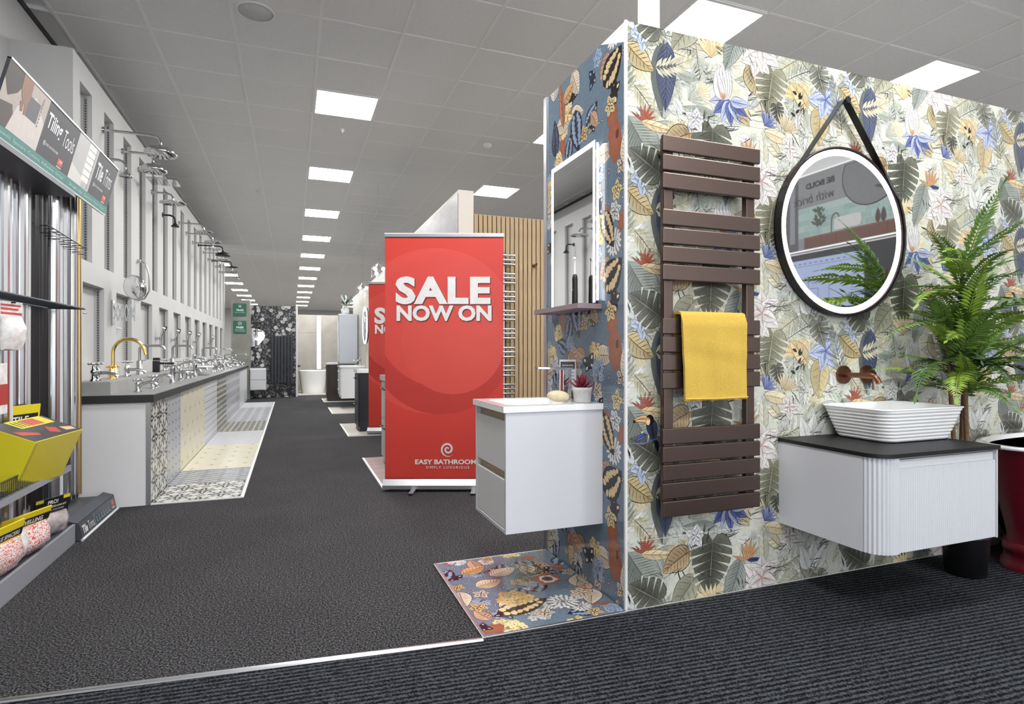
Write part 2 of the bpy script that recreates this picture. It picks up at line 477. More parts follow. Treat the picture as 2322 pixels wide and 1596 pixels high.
        s.leaf(x - .12 * k, y + .72 * k, 2.95, 1.05 * k, .2 * k, S(214, 160, 96), S(236, 196, 140), .75, 0, S(70, 44, 30), .0011, .85, .45)
        s.blob(x - .98 * k, y + .62 * k, .1 * k, .09 * k, S(38, 30, 32), None, 8, .1)
        s.blob(x - .05 * k, y + .74 * k, .06 * k, .06 * k, S(230, 150, 70), None, 10, 0)
        s.blob(x - .05 * k, y + .74 * k, .03 * k, .03 * k, S(12, 12, 14), None, 8, 0)
        s.leaf(x - .2 * k, y - .1 * k, 3.5, .8 * k, .14 * k, S(70, 92, 160), S(110, 132, 190), .3, 2)
        s.new(); s.stroke([(x - 1.2 * k, y - .55 * k), (x - .4 * k, y - .62 * k), (x + .45 * k, y - .4 * k)], .05 * k, S(110, 122, 160))

def tropical_art(toucan):
    A = Art(1.2, 0.6, 11); R = A.R
    grn = S(128, 134, 112); lg = S(176, 182, 164); sage = S(152, 160, 142); pale = S(212, 216, 204); dk = S(74, 76, 60)
    och = S(206, 184, 128); ocd = S(176, 144, 84); cream = S(226, 214, 172); blue = S(86, 104, 170); lb = S(160, 176, 212); wht = S(226, 226, 226); org = S(214, 128, 76); grey = S(146, 156, 152)
    # loose undergrowth everywhere
    for i in range(190):
        x, y, a = R.uniform(0, 1.2), R.uniform(0, .6), R.uniform(0, 2 * pi); k = R.random()
        if k < .28: A.leaf(x, y, a, R.uniform(.1, .2), R.uniform(.018, .035), R.choice([lg, pale, cream, grey]), R.choice([pale, cream, lg]), R.uniform(-.6, .6), R.randint(4, 8), R.choice([mul(grn, .5), mul(lg, .6), None]))
        elif k < .5: A.frond(x, y, a, R.uniform(.12, .22), R.randint(9, 14), R.uniform(.05, .085), .0055, R.choice([lg, sage, cream, grey]), pale, R.uniform(-.6, .6))
        elif k < .68: A.fan(x, y, a, R.uniform(1, 2.2), R.randint(7, 11), R.uniform(.08, .14), .0085, R.choice([cream, och, lg]), R.choice([pale, cream]))
        elif k < .84: A.petal(x, y, a, R.uniform(.07, .13), R.uniform(.018, .03), pale, R.choice([wht, S(208, 214, 226)]), mul(pale, .55), R.uniform(-.5, .5), .001, 3)
        else:
            A.new()
            for q in range(4): A.stroke(A.path(x + R.uniform(-.02, .02), y + R.uniform(-.02, .02), a + R.uniform(-.3, .3), R.uniform(.05, .1), R.uniform(-.5, .5), 4), R.uniform(.001, .003), R.choice([dk, mul(grn, .4), S(60, 64, 70)]))
    # named motifs, where the print has them (tile coordinates)
    A.leaf(1.06, .31, -1.62, .34, .062, S(160, 170, 166), S(176, 186, 180), .05, 16, S(96, 104, 100), .0012, .3, .8, .0012)
    A.leaf(1.075, .30, -1.62, .30, .05, S(92, 102, 128), S(74, 82, 118), .03, 12, S(40, 44, 64), .001, .9)
    A.frond(.62, .36, 3.6, .26, 14, .1, .008, S(168, 174, 150), S(200, 200, 172), .35)
    A.frond(.53, .24, .55, .26, 15, .09, .0055, S(150, 156, 132), S(196, 200, 182), -.35, S(56, 58, 50))
    A.frond(1.0, .18, .1, .2, 12, .075, .008, S(192, 184, 142), S(214, 208, 176), .5)
    A.leaf(.87, .26, -.75, .17, .05, S(186, 162, 100), S(204, 182, 122), .3, 8, S(48, 40, 26), .0018)
    A.leaf(.31, .28, -1.2, .16, .055, S(186, 164, 108), S(208, 190, 136), .2, 9, S(62, 52, 34), .0016)
    A.lily(.955, .31, .075, lb, S(196, 204, 224), S(84, 92, 120), 5, .8, .36)
    A.monstera(1.03, .35, -2.2, .11, S(134, 134, 116), S(168, 168, 150), 4)
    A.petal(.88, .17, 2.4, .1, .03, wht, S(232, 230, 228)); A.petal(.88, .17, 3.3, .1, .035, wht, S(232, 230, 228))
    A.frond(.9, .1, -.7, .17, 9, .07, .008, S(176, 168, 120), S(208, 202, 170), -.3, S(70, 66, 50))
    # banana leaf, grey green, with torn streaks
    A.leaf(.88, .56, -1.0, .3, .085, S(136, 146, 136), S(160, 168, 158), .15, 18, S(70, 76, 70), .0013, .62, .8, .0013)
    A.monstera(1.03, .34, 2.6, .17, S(74, 76, 66), S(120, 122, 108), 4)
    A.bird(.955, .545, 1.1, .085, S(196, 92, 58), S(226, 190, 120))
    A.leaf(.945, .545, -.2, .18, .022, S(222, 196, 132), S(232, 214, 170), .2, 5, S(150, 116, 60))
    A.frond(1.06, .52, .35, .2, 14, .07, .006, S(206, 186, 134), S(222, 212, 176), -.5, S(130, 104, 60))
    # bulb over the blue striped bloom
    for i in range(7):
        b = pi + .1 + i * .98 / 1.0 * .5
        A.petal(.205, .1, b, .115, .026, S(70, 86, 158) if i % 2 else S(150, 164, 206), S(104, 120, 184) if i % 2 else S(190, 200, 222), S(44, 52, 100), .15, .0012, 3)
    for i in range(5):
        b = pi / 2 + (i - 2) * .24
        A.petal(.165, .095, b, .17 - .012 * abs(i - 2), .028, S(216, 212, 208), S(228, 228, 228), S(112, 104, 104), (i - 2) * -.3, .0012, 3)
    A.fan(.165, .095, pi / 2, 1.0, 5, .045, .006, S(206, 140, 104), S(220, 180, 150))
    # olive monstera with its dark tip
    A.monstera(.45, .27, -1.75, .2, S(112, 112, 84), S(160, 158, 128), 5)
    A.monstera(.47, .12, -1.3, .085, S(62, 62, 52), S(112, 112, 100), 4)
    # orange magnolia, splash, blue lily
    A.lily(.36, .32, .1, S(222, 196, 176), S(230, 228, 226), S(120, 100, 92), 6, .2, .32, S(212, 120, 70))
    A.fan(.6, .17, 2.0, 2.2, 7, .1, .012, S(224, 178, 96), S(232, 204, 140)); A.leaf(.66, .13, 2.2, .16, .04, S(214, 178, 104), S(226, 204, 150), .4, 4)
    for i in range(6): A.leaf(.575 + R.uniform(-.03, .04), .15 + R.uniform(-.07, .05), R.uniform(0, 3), .03, .006, S(52, 54, 56), S(70, 72, 74), .3, 0)
    A.leaf(.75, .16, -1.75, .2, .06, S(190, 168, 104), S(208, 190, 136), .2, 6, S(120, 100, 60))
    A.lily(.775, .19, .115, S(96, 116, 190), S(206, 216, 234), S(84, 100, 150), 6, .1, .31, S(70, 84, 150))
    A.frond(.88, .04, 1.7, .26, 12, .085, .008, S(118, 124, 104), S(170, 176, 156), .3, S(44, 46, 42))
    A.fan(.4, .015, .9, 1.7, 7, .09, .008, S(70, 88, 160), S(150, 166, 210), S(40, 48, 96))
    A.leaf(.4, -.01, -.15, .17, .03, S(226, 204, 148), S(234, 220, 184), -.2, 4, S(160, 130, 80))
    A.fan(.52, .005, 1.1, 2.0, 11, .1, .006, S(200, 174, 112), S(222, 208, 170), S(90, 72, 44))
    A.lily(.55, .53, .07, S(226, 200, 170), S(222, 226, 232), S(130, 124, 120), 5, 1, .36)
    # lower half: big dark monstera, ochre leaf, strelitzia, magnolia, banana
    A.frond(.3, .36, 1.2, .2, 10, .08, .01, lg, pale, .4); A.frond(.52, .4, .3, .26, 14, .09, .01, S(168, 170, 140), pale, .4)
    A.leaf(.62, .43, -.9, .2, .05, S(150, 152, 132), S(182, 184, 164), .2, 8); A.leaf(1.2, .53, 3.5, .17, .055, S(176, 140, 84), S(204, 176, 122), .3, 9, S(60, 44, 28), .0018)
    A.leaf(.03, .42, 3.9, .2, .06, S(140, 140, 114), S(176, 176, 150), .2, 6, S(84, 80, 60))
    A.leaf(.27, .47, -1.9, .26, .055, S(134, 142, 136), S(164, 172, 164), -.1, 14, S(74, 80, 76), .0012, .8)
    A.monstera(.11, .56, -1.65, .24, S(70, 72, 60), S(118, 120, 102), 5)
    A.fan(.1, .27, pi / 2, 1.5, 7, .12, .012, S(222, 190, 122), S(232, 216, 176), S(150, 116, 66))
    A.bird(.3, .45, 1.3, .11, S(222, 160, 92), S(66, 82, 140))
    A.lily(.385, .36, .12, S(222, 204, 196), S(228, 228, 228), S(130, 116, 112), 6, .5, .34, S(206, 120, 92))
    A.lily(.02, .59, .06, wht, S(228, 228, 232), S(120, 120, 130), 5, .3, .36)
    A.petal(.68, .36, 1.4, .14, .04, pale, wht, None, 0, .0013, 4); A.petal(.71, .36, 1.0, .14, .036, pale, wht, None, 0, .0013, 4); A.petal(.66, .36, 1.9, .13, .034, pale, wht, None, 0, .0013, 4)
    A.monstera(.72, .33, -1.2, .13, S(96, 98, 86), S(150, 152, 138), 4)
    for i in range(34):
        x, y, a = R.uniform(0, 1.2), R.uniform(0, .6), R.uniform(0, 2 * pi)
        A.new()
        for q in range(4): A.stroke(A.path(x + R.uniform(-.02, .02), y + R.uniform(-.02, .02), a + R.uniform(-.3, .3), R.uniform(.02, .06), R.uniform(-.6, .6), 3), R.uniform(.0008, .0026), R.choice([S(44, 44, 42), S(58, 60, 52), S(70, 72, 70)]))
    A.tone(.74, 1.03)
    if toucan: A.toucan(.985, .45, .075)
    return A

def blue_art(seed, w, h, placed=True, dens=1.0):
    A = Art(w, h, seed); R = A.R
    wht = S(222, 222, 222); pink = S(222, 196, 184); cr = S(226, 198, 132); brown = S(166, 94, 62); dkb = S(40, 34, 40); navy = S(44, 50, 72); sky = S(142, 160, 186); peach = S(208, 168, 138)
    for i in range(int(26 * dens)):
        x, y = R.uniform(0, w), R.uniform(0, h)
        for q in range(3): A.blob(x + R.uniform(-.03, .03), y + R.uniform(-.03, .03), .008, .0055, R.choice([wht, pink, S(170, 186, 214)]), mul(sky, .6), 7, .15, R.uniform(0, 3), True, navy)
    def any_el(x, y, k):
        a = R.uniform(0, 2 * pi); q = R.random()
        if q < .10: A.leaf(x, y, a, .15 * k, .045 * k, S(214, 190, 160), S(226, 214, 190), .2, 8, S(60, 40, 36), .0016)
        elif q < .2: A.leaf(x, y, a, .13 * k, .04 * k, peach, S(200, 150, 110), -.2, 6, S(80, 50, 40), .0016)
        elif q < .4: A.cluster(x, y, .045 * k, R.choice([sky, cr, S(200, 200, 206)]), navy, 18, .017)
        elif q < .5: A.butterfly(x, y, .055 * k, R.choice([navy, dkb]), R.choice([sky, cr]), a)
        elif q < .68: A.lily(x, y, .05 * k, S(206, 160, 90), R.choice([cr, wht]), S(50, 40, 40), 5, a, .4)
        elif q < .8: A.caladium(x, y, a, .15 * k, .05 * k, navy, sky)
        elif q < .9: A.chrys(x, y, .045 * k, wht, navy)
        else: A.blob(x, y, .05 * k, .035 * k, brown, mul(brown, .8), 12, .18, a)
    for i in range(int(34 * dens)): any_el(R.uniform(0, w), R.uniform(0, h), R.uniform(.75, 1.1))
    if placed:
        A.caladium(.33, .46, -1.5, .22, .06, navy, sky); A.leaf(.2, .42, 1.7, .24, .03, brown, S(190, 120, 80), .1, 6, dkb)
        A.caladium(.1, .3, 1.5, .2, .045, navy, S(70, 76, 110)); A.butterfly(.47, .12, .07, dkb, wht, .3); A.cluster(.56, .09, .05, sky, navy)
        A.blob(.7, .19, .055, .1, brown, mul(brown, .85), 16, .1, .1); A.blob(.72, .21, .014, .022, mul(brown, .3), None, 8, .3)
        A.blob(.68, .3, .045, .05, brown, mul(brown, .85), 12, .12)
        A.butterfly(.70, .39, .075, dkb, cr, 1.2); A.lily(.66, .35, .05, cr, S(226, 206, 150), S(60, 40, 30), 5, .6, .4)
        A.caladium(.6, .46, .5, .19, .075, dkb, S(222, 194, 136)); A.chrys(.69, .645, .062, wht, navy)
        A.lily(.70, .775, .055, wht, S(214, 214, 216), S(60, 60, 66), 6, .2, .42, S(60, 50, 40)); A.lily(.715, .86, .05, cr, S(226, 210, 150), S(80, 60, 40), 5, .2, .42)
        A.cluster(.55, .72, .07, S(206, 168, 96), S(80, 50, 30), 34, .022); A.caladium(.6, .8, -1.2, .2, .05, dkb, S(214, 186, 126))
        A.leaf(.25, .74, .9, .16, .05, S(214, 186, 170), S(206, 160, 140), .2, 8, S(90, 60, 50)); A.leaf(.3, .66, -1.2, .15, .05, S(222, 214, 196), S(214, 196, 170), .2, 9, S(60, 40, 40))
        A.chrys(.42, .85, .06, S(206, 202, 204), navy); A.leaf(.08, .6, 1.3, .15, .055, S(222, 214, 200), S(206, 186, 164), .2, 9, S(60, 40, 40))
        A.leaf(.2, .55, .3, .13, .04, S(206, 150, 84), S(214, 170, 110), .3, 6, S(70, 46, 34))
    return A

def floral_black():
    A = Art(1.02, 1.1, 5); R = A.R
    for i in range(430):
        g = R.uniform(80, 165)
        A.leaf(R.uniform(0, 1.02), R.uniform(0, 1.1), R.uniform(0, 7), R.uniform(.04, .08), .011, S(g, g, g + 4), S(g + 30, g + 30, g + 34), R.uniform(-.5, .5), 0, S(8, 8, 8), .001, .6, n=4)
    for i in range(40):
        x, y, r = R.uniform(0, 1.02), R.uniform(0, 1.1), R.uniform(.03, .055); g = R.uniform(170, 225)
        A.blob(x, y, r, r, S(g, g, g), S(g - 30, g - 30, g - 30), 10, .14)
        for k in range(3): A.blob(x + R.uniform(-.2, .2) * r, y + R.uniform(-.2, .2) * r, r * .3, r * .1, S(g - 70, g - 70, g - 70), None, 6, .1, R.uniform(0, 3))
    return A

def tile_mesh(name, cp, art, ac, base, t=0.009, m=None, ox=0, oy=0, wrap=True):
    """one printed tile: body prism over polygon cp (local), the art window ac (polygon in art coordinates, same shape)"""
    mb = MB(); mb.prism(cp, 0, t, base)
    if art: art.emit(mb, ac, cp[0][0] - ac[0][0], cp[0][1] - ac[0][1], t, wrap)
    return mb.mesh(name, m or M_pglossy)
def rect(x0, y0, x1, y1): return [(x0, y0), (x1, y0), (x1, y1), (x0, y1)]
def place(name, me, parent, Mx):
    o = bpy.data.objects.new(name, me); C.objects.link(o); o.parent = parent; o.matrix_local = Mx
    return o

# ------------------------------------------------------------------ floor
def carpet(name, lo, hi, scale, rib=0, ang=0.0):
    m = mat(name, (0.05, 0.05, 0.05), 0.95, spec=0.15)
    nt = m.node_tree; p = nt.nodes['Principled BSDF']
    tc = nt.nodes.new('ShaderNodeTexCoord')
    n = nt.nodes.new('ShaderNodeTexNoise'); n.inputs['Scale'].default_value = scale; n.inputs['Detail'].default_value = 3; n.inputs['Roughness'].default_value = .75
    n2 = nt.nodes.new('ShaderNodeTexNoise'); n2.inputs['Scale'].default_value = 2.2; n2.inputs['Detail'].default_value = 3
    nt.links.new(tc.outputs['Object'], n.inputs['Vector']); nt.links.new(tc.outputs['Object'], n2.inputs['Vector'])
    r = nt.nodes.new('ShaderNodeValToRGB'); e = r.color_ramp.elements
    e[0].position = .42; e[0].color = (*lo, 1); e[1].position = .63; e[1].color = (*hi, 1)
    k = r.color_ramp.elements.new(.53); k.color = (*mixc(lo, hi, .32), 1)
    h = n.outputs['Fac']
    if rib:
        mp = nt.nodes.new('ShaderNodeMapping'); mp.inputs['Rotation'].default_value = (0, 0, ang)
        nt.links.new(tc.outputs['Object'], mp.inputs['Vector'])
        w = nt.nodes.new('ShaderNodeTexWave'); w.bands_direction = 'Y'; w.inputs['Scale'].default_value = rib; w.inputs['Distortion'].default_value = 1.2; w.inputs['Detail'].default_value = 2; w.inputs['Detail Scale'].default_value = 8
        nt.links.new(mp.outputs[0], w.inputs['Vector'])
        ma = nt.nodes.new('ShaderNodeMath'); ma.operation = 'MULTIPLY_ADD'; ma.inputs[1].default_value = 0.22; ma.inputs[2].default_value = -0.09
        nt.links.new(w.outputs['Fac'], ma.inputs[0])
        ad = nt.nodes.new('ShaderNodeMath'); nt.links.new(ma.outputs[0], ad.inputs[0]); nt.links.new(h, ad.inputs[1]); h = ad.outputs[0]
    nt.links.new(h, r.inputs['Fac'])
    rr = nt.nodes.new('ShaderNodeMapRange'); rr.inputs[1].default_value = .35; rr.inputs[2].default_value = .65; rr.inputs[3].default_value = .93; rr.inputs[4].default_value = 1.07
    nt.links.new(n2.outputs['Fac'], rr.inputs[0])
    mx = nt.nodes.new('ShaderNodeVectorMath'); mx.operation = 'SCALE'
    nt.links.new(r.outputs['Color'], mx.inputs[0]); nt.links.new(rr.outputs[0], mx.inputs['Scale']); nt.links.new(mx.outputs[0], p.inputs['Base Color'])
    b = nt.nodes.new('ShaderNodeBump'); b.inputs['Strength'].default_value = .6; b.inputs['Distance'].default_value = .004
    nt.links.new(h, b.inputs['Height']); nt.links.new(b.outputs[0], p.inputs['Normal'])
    return m
M_carp = carpet('carpet_speckled', S(5, 5, 6), S(111, 110, 113), 140)
M_carp2 = carpet('carpet_ribbed', S(3, 3, 5), S(74, 77, 84), 140, 14, radians(4))
tag(MB().box(-8, 9, 1.9, 36, -.1, 0).build('floor', M_carp), kind='structure')
M_bounce = mat('bounce_floor_tile', S(104, 102, 99), .4, noise=.05, nscale=2)
tag(MB().box(-8, 9, 17.2, 36, -.02, .004).build('floor_far_bounce', M_bounce), kind='structure')  # unseen tile floor, added to bounce lamp light onto the far ceiling
def yl(x): return 2.063 - .105 * (x - .664)
near = [(-1.75, -3), (4.6, -3), (4.6, 2.063), (.664, 2.063), (-1.75, yl(-1.75))]
tag(MB().prism(near, -.09, .004).build('floor_front', M_carp2), kind='structure')
mb = MB()
a, b = Vector((-1.75, yl(-1.75), 0)), Vector((.664, 2.063, 0)); d = (b - a).normalized(); n = Vector((-d.y, d.x, 0))
mb.loft([[tuple(p + n * w + Vector((0, 0, z))) for w, z in ((-.014, .002), (-.011, .009), (.004, .011), (.012, .004))] for p in (a, b)], False, False)
tag(mb.build('trim_1', M_alu), kind='structure')

# ------------------------------------------------------------------ ceiling: tiles on a 0.6 m grid
CZ = 3.5
M_ceil = mat('ceiling_tile', S(226, 226, 226), 0.85, noise=0.03, nscale=40, bump=.15, bscale=400)
M_tbar = mat('ceiling_bar', S(232, 232, 232), 0.6)
ceiling = tag(MB().box(-8, 9, -3, 36, CZ + .03, CZ + .1).build('ceiling', M_ceil), kind='structure')
th = radians(20.7)
def proj(x, y, z):
    d = x * sin(th) + y * cos(th)
    if d < .2: return None
    return (1161 + 1323 * (x * cos(th) - y * sin(th)) / d, 798 - 1323 * (z - 1.07) / d, d)
LIGHTS = []
for i in range(-2, 4):
    for j in range(-2, 14):
        x, y = .2 + 2.4 * i, 3.27 + 2.4 * j
        if x + .6 > 9 or x < -8 or (x < -1.75 and y < 15): continue
        LIGHTS.append((x, y))
lightset = {(round(x, 2), round(y, 2)) for x, y in LIGHTS}
cells = []
for i in range(-13, 14):
    for j in range(-10, 54):
        x, y = .2 + .6 * i, 3.27 + .6 * j
        if (round(x, 2), round(y, 2)) in lightset: continue
        if x < -1.76 and y < 14.4: continue
        pr = proj(x + .3, y + .3, CZ)
        vis = pr and -250 < pr[0] < 2600 and -150 < pr[1]
        cells.append((0 if vis else 1, pr[2] if pr else 99, x, y))
cells.sort()
me = MB().box(.004, .596, .004, .596, 0, .02).mesh('ceiling_tile', M_ceil)
rest = MB()
for k, (vis, dd, x, y) in enumerate(cells):
    if k < 300 and not vis:
        o = bpy.data.objects.new('tile', me); C.objects.link(o); o.parent = ceiling
        random.seed(k); o.location = (x, y, CZ + random.uniform(.003, .0065)); o.rotation_euler = (random.uniform(-.003, .003), random.uniform(-.003, .003), 0)
    else: rest.box(x + .004, x + .596, y + .004, y + .596, CZ + .004, CZ + .02)
tag(rest.build('far_tiles', M_ceil, ceiling), kind='stuff')
for i in range(-13, 15):
    x = .2 + .6 * i
    MB().box(x - .011, x + .011, (-3 if x > -1.76 else 14.5), 36, CZ, CZ + .03).build('grid_bar', M_tbar, ceiling)
mb = MB()
for j in range(-10, 55):
    y = 3.27 + .6 * j
    mb.box((-1.75 if y < 14.5 else -8), 9, y - .009, y + .009, CZ + .0015, CZ + .03)
tag(mb.build('cross_bars', M_tbar, ceiling), kind='stuff')
# light panels
fr = MB()
for a in ((.0, .6, 0, .025), (0, .6, .575, .6), (0, .025, .025, .575), (.575, .6, .025, .575)): fr.box(a[0], a[1], a[2], a[3], -.004, .02)
fm = fr.mesh('panel_frame', M_tbar)
M_panel = mat('light_diffuser', (1.0, 0.985, 0.97), 0.6, emit=LAMP)
dq = MB().box(.02, .58, .02, .58, -.002, .012); dq.mi[0] = 1; dm = dq.mesh('diffuser', [M_tbar, M_panel])
cols = {}
for x, y in sorted(LIGHTS, key=lambda p: p[1]):
    pr = proj(x + .3, y + .3, CZ)
    if y > 33: continue
    c = cols.setdefault(round(x, 1), [0]); c[0] += 1
    nm = {0.2: 'in the row over the aisle', 2.6: 'in the row above the tiled walls', 5.0: 'in the row beyond the tropical tiled wall', 7.4: 'in the outermost row beyond the tiled walls', -2.2: 'past the shower wall, inner row', -4.6: 'past the shower wall, middle row', -7.0: 'past the shower wall, outer row'}[round(x, 1)]
    t = thing('ceiling_light', 'square white ceiling light panel, %s %s' % (ordn(c[0] - 1), nm), 'ceiling light', (x, y, CZ), 0, 'ceiling light panels')
    for nme, me_ in (('frame', fm), ('diffuser', dm)):
        o = bpy.data.objects.new(nme, me_); C.objects.link(o); o.parent = t

# ------------------------------------------------------------------ building shell
tag(MB().box(-1.85, -1.75, -3, 14.5, 0, CZ + .05).build('wall_left', M_wallw), kind='structure')
tag(MB().box(-1.76, -1.735, -3, 14.5, CZ - .035, CZ).build('trim_2', M_black), kind='structure')
tag(MB().box(-8, 9, 36, 36.1, 0, CZ + .05).build('wall_back', M_wallw), kind='structure')
tag(MB().box(9, 9.1, 2.2, 36, 0, CZ + .05).build('wall_outer_right', M_wallw), kind='structure')
tag(MB().box(-8.1, -8, 14.5, 36, 0, CZ + .05).build('wall_outer_left', M_wallw), kind='structure')
tag(MB().box(-8, -1.85, 14.4, 14.5, 0, CZ + .05).build('wall_return', M_wallw), kind='structure')
tag(MB().box(4.6, 4.7, -3, 2.2, 0, CZ + .05).build('wall_right', M_wallw), kind='structure')
tag(MB().box(4.7, 9, 2.1, 2.2, 0, CZ + .05).build('wall_bay', M_wallw), kind='structure')
tag(MB().box(-1.75, 4.6, -3.1, -3, 3.25, CZ + .05).box(-1.75, 4.6, -3.1, -3, 0, .22).build('wall_front', M_wallw), kind='structure')
gm = bpy.data.materials.new('window_glass'); gm.use_nodes = True; nt = gm.node_tree
tr = nt.nodes.new('ShaderNodeBsdfTransparent'); gl = nt.nodes.new('ShaderNodeBsdfGlossy'); gl.inputs['Roughness'].default_value = .02
ms = nt.nodes.new('ShaderNodeMixShader'); ms.inputs[0].default_value = .06
nt.links.new(tr.outputs[0], ms.inputs[1]); nt.links.new(gl.outputs[0], ms.inputs[2]); nt.links.new(ms.outputs[0], nt.nodes['Material Output'].inputs[0])
for i in range(4):
    x0 = -1.75 + i * 6.35 / 4; x1 = x0 + 6.35 / 4
    w = tag(bpy.data.objects.new('window_%d' % (i + 1), None), kind='structure'); C.objects.link(w)
    mb = MB()
    for b in ((x0, x0 + .05, .22, 3.25), (x1 - .05, x1, .22, 3.25), (x0, x1, .22, .27), (x0, x1, 3.2, 3.25)): mb.box(b[0], b[1], -3.08, -3.02, b[2], b[3])
    mb.build('window_frame', M_black, w); MB().box(x0 + .05, x1 - .05, -3.055, -3.045, .27, 3.2).build('pane', gm, w)

# ------------------------------------------------------------------ slotted shower wall on the left
sw = tag(bpy.data.objects.new('wall_shower_display', None), kind='structure'); C.objects.link(sw)
XF, XB, Y0, Y1, ZT = -1.40, -1.465, 4.8, 14.5, 3.15
mb = MB().box(-1.75, XB, Y0, Y1, 0, ZT)
mb.box(XB, XF, Y0, Y1, 2.99, ZT); mb.box(XB, XF, Y0, Y1, 1.577, 1.735); mb.box(XB, XF, Y0, Y1, 0, .99)
SL = [4.94 + .572 * i for i in range(17)]; NI = [5.0 + .86 * i for i in range(11)]
ys = Y0
for s0 in SL: mb.box(XB, XF, ys, s0, 1.735, 2.99); ys = s0 + .27
mb.box(XB, XF, ys, Y1, 1.735, 2.99)
ys = Y0
for s0 in NI: mb.box(XB, XF, ys, s0, .99, 1.577); ys = s0 + .51
mb.box(XB, XF, ys, Y1, .99, 1.577)
mb.build('slotted_panel', M_wallw, sw)
def strip(h):
    m = MB(); m.box(0, .005, -.009, .009, 0, h, S(150, 150, 152))
    k = 0
    while k * .02 + .02 < h: m.box(.0045, .006, -.0045, .0045, k * .02 + .004, k * .02 + .015, S(44, 44, 46)); k += 1
    return m
ma_ = strip(1.235).mesh('slot_strip', M_psemi); mb_ = strip(.58).mesh('slot_strip', M_psemi)
TJ = lambda y, z: frame((-1.44, y, z), (0, -1, 0), (1, 0, 0), (0, 0, 1))
for s0 in SL: place('slot_strip', ma_, sw, TJ(s0 + .27, 1.74))
for s0 in NI: place('slot_strip', mb_, sw, TJ(s0 + .51, .992))

# ------------------------------------------------------------------ near partition: tropical tiles on the front, blue floral tiles on its end
M_grout = mat('grout_white', S(226, 226, 222), .7)
tw = tag(bpy.data.objects.new('wall_tiled', None), kind='structure'); C.objects.link(tw)
MB().box(1.2868, 4.6, 2.082, 2.22, 0, 2.435).box(1.2868, 1.42, 2.22, 2.865, 0, 2.435).build('core', M_grout, tw)
FRONT = lambda x, z: frame((x, 2.0895, z), (1, 0, 0), (0, 0, 1), (0, -1, 0))
artA, artB = tropical_art(False), tropical_art(True)
G = .0013
colsx = [(1.287, 1.615, .872), (1.615, 2.82, 0), (2.82, 4.02, 0), (4.02, 4.6, 0)]
rowsz = [(0.004, .285, .319), (.285, .885, 0), (.885, 1.485, 0), (1.485, 2.085, 0), (2.085, 2.435, 0)]
cache = {}
tropic_base = S(208, 210, 198)
for ci, (x0, x1, sx) in enumerate(colsx):
    for ri, (z0, z1, sy) in enumerate(rowsz):
        tou = (ci, ri) in ((0, 1), (2, 2))
        w, h = x1 - x0 - 2 * G, z1 - z0 - 2 * G
        key = (round(w, 3), round(h, 3), sx, sy, tou)
        if key not in cache:
            cache[key] = tile_mesh('wall_tile', rect(0, 0, w, h), artB if tou else artA, rect(sx + G, sy + G, sx + G + w, sy + G + h), tropic_base)
        place('tile', cache[key], tw, FRONT(x0 + G, z0 + G))
SIDE = lambda y, z: frame((1.2945, y, z), (0, -1, 0), (0, 0, 1), (-1, 0, 0))
artC = blue_art(3, .78, .89, True, 1.7).tone(.85, 1.02)
blue_base = S(104, 122, 138)
for z0, z1, sy in ((.004, .894, 0), (.894, 1.781, 0), (1.781, 2.435, 0)):
    w, h = .778, z1 - z0 - 2 * G
    cp = rect(0, 0, w, h)
    if z1 > 2.4: cp = [(0, 0), (w, 0), (w, h - .085), (w - .2, h), (0, h)]
    me = tile_mesh('end_tile', cp, artC, [(p[0] + .001, p[1] + sy + .001) for p in cp], blue_base)
    place('tile', me, tw, SIDE(2.864, z0 + G))
MB().box(1.2835, 1.2945, 2.079, 2.0895, 0, 2.437).build('corner_trim', M_white, tw)
MB().box(1.279, 1.33, 2.866, 2.9, 0, 2.44).build('edge_trim', M_alu, tw)
tag(MB().box(1.6, 1.675, 2.4, 2.475, 0, CZ).build('pillar_post', M_gloss), kind='structure')

# sample panel of the same tiles on the floor
t = thing('floor_tile_panel', 'blue floral tile panel with metal edging lying on the carpet at the wall end', 'tile panel', (.664, 2.063, 0))
artD = blue_art(8, .61, .8, False, 2.0)
for e in ((.2, .16, .14), (.42, .42, .1)): pass
artD.lily(.44, .42, .075, S(166, 94, 62), S(176, 104, 70), S(120, 60, 40), 8, .2, .5); artD.blob(.44, .42, .045, .045, S(226, 222, 214), None, 14, .2); artD.blob(.44, .42, .028, .028, S(86, 62, 52), S(110, 80, 66), 12, .08)
artD.caladium(.1, .16, .15, .26, .06, S(58, 34, 34), S(226, 198, 138)); artD.chrys(.4, .17, .07, S(224, 224, 224), S(40, 40, 46)); artD.cluster(.22, .28, .07, S(216, 176, 104), S(90, 60, 30), 34, .024)
artD.lily(.52, .22, .06, S(206, 160, 90), S(228, 222, 206), S(70, 60, 50), 6, .4, .42); artD.leaf(.1, .45, .2, .14, .05, S(222, 184, 140), S(226, 206, 176), .2, 9, S(90, 50, 40)); artD.frond(.42, .78, -1.9, .34, 16, .14, .006, S(98, 110, 108), S(120, 130, 124), .3)
artD.leaf(.2, .55, .3, .16, .05, S(224, 212, 190), S(206, 170, 140), .2, 9, S(90, 50, 50)); artD.leaf(.08, .62, .3, .15, .045, S(206, 150, 90), S(214, 170, 110), .3, 7, S(90, 50, 40))
artD.tone(.85)
o = bpy.data.objects.new('panel', tile_mesh('panel', rect(.016, .012, .618, .802), artD, rect(0, 0, .602, .79), blue_base, wrap=True)); C.objects.link(o); o.parent = t
MB().box(0, .016, 0, .81, 0, .011).build('edge_trim', M_alu, t, bevel=.002); MB().box(.016, .62, 0, .012, 0, .011).build('edge_trim', M_alu, t, bevel=.002); MB().box(.016, .62, .802, .81, 0, .011).build('edge_trim', M_alu, t, bevel=.002)

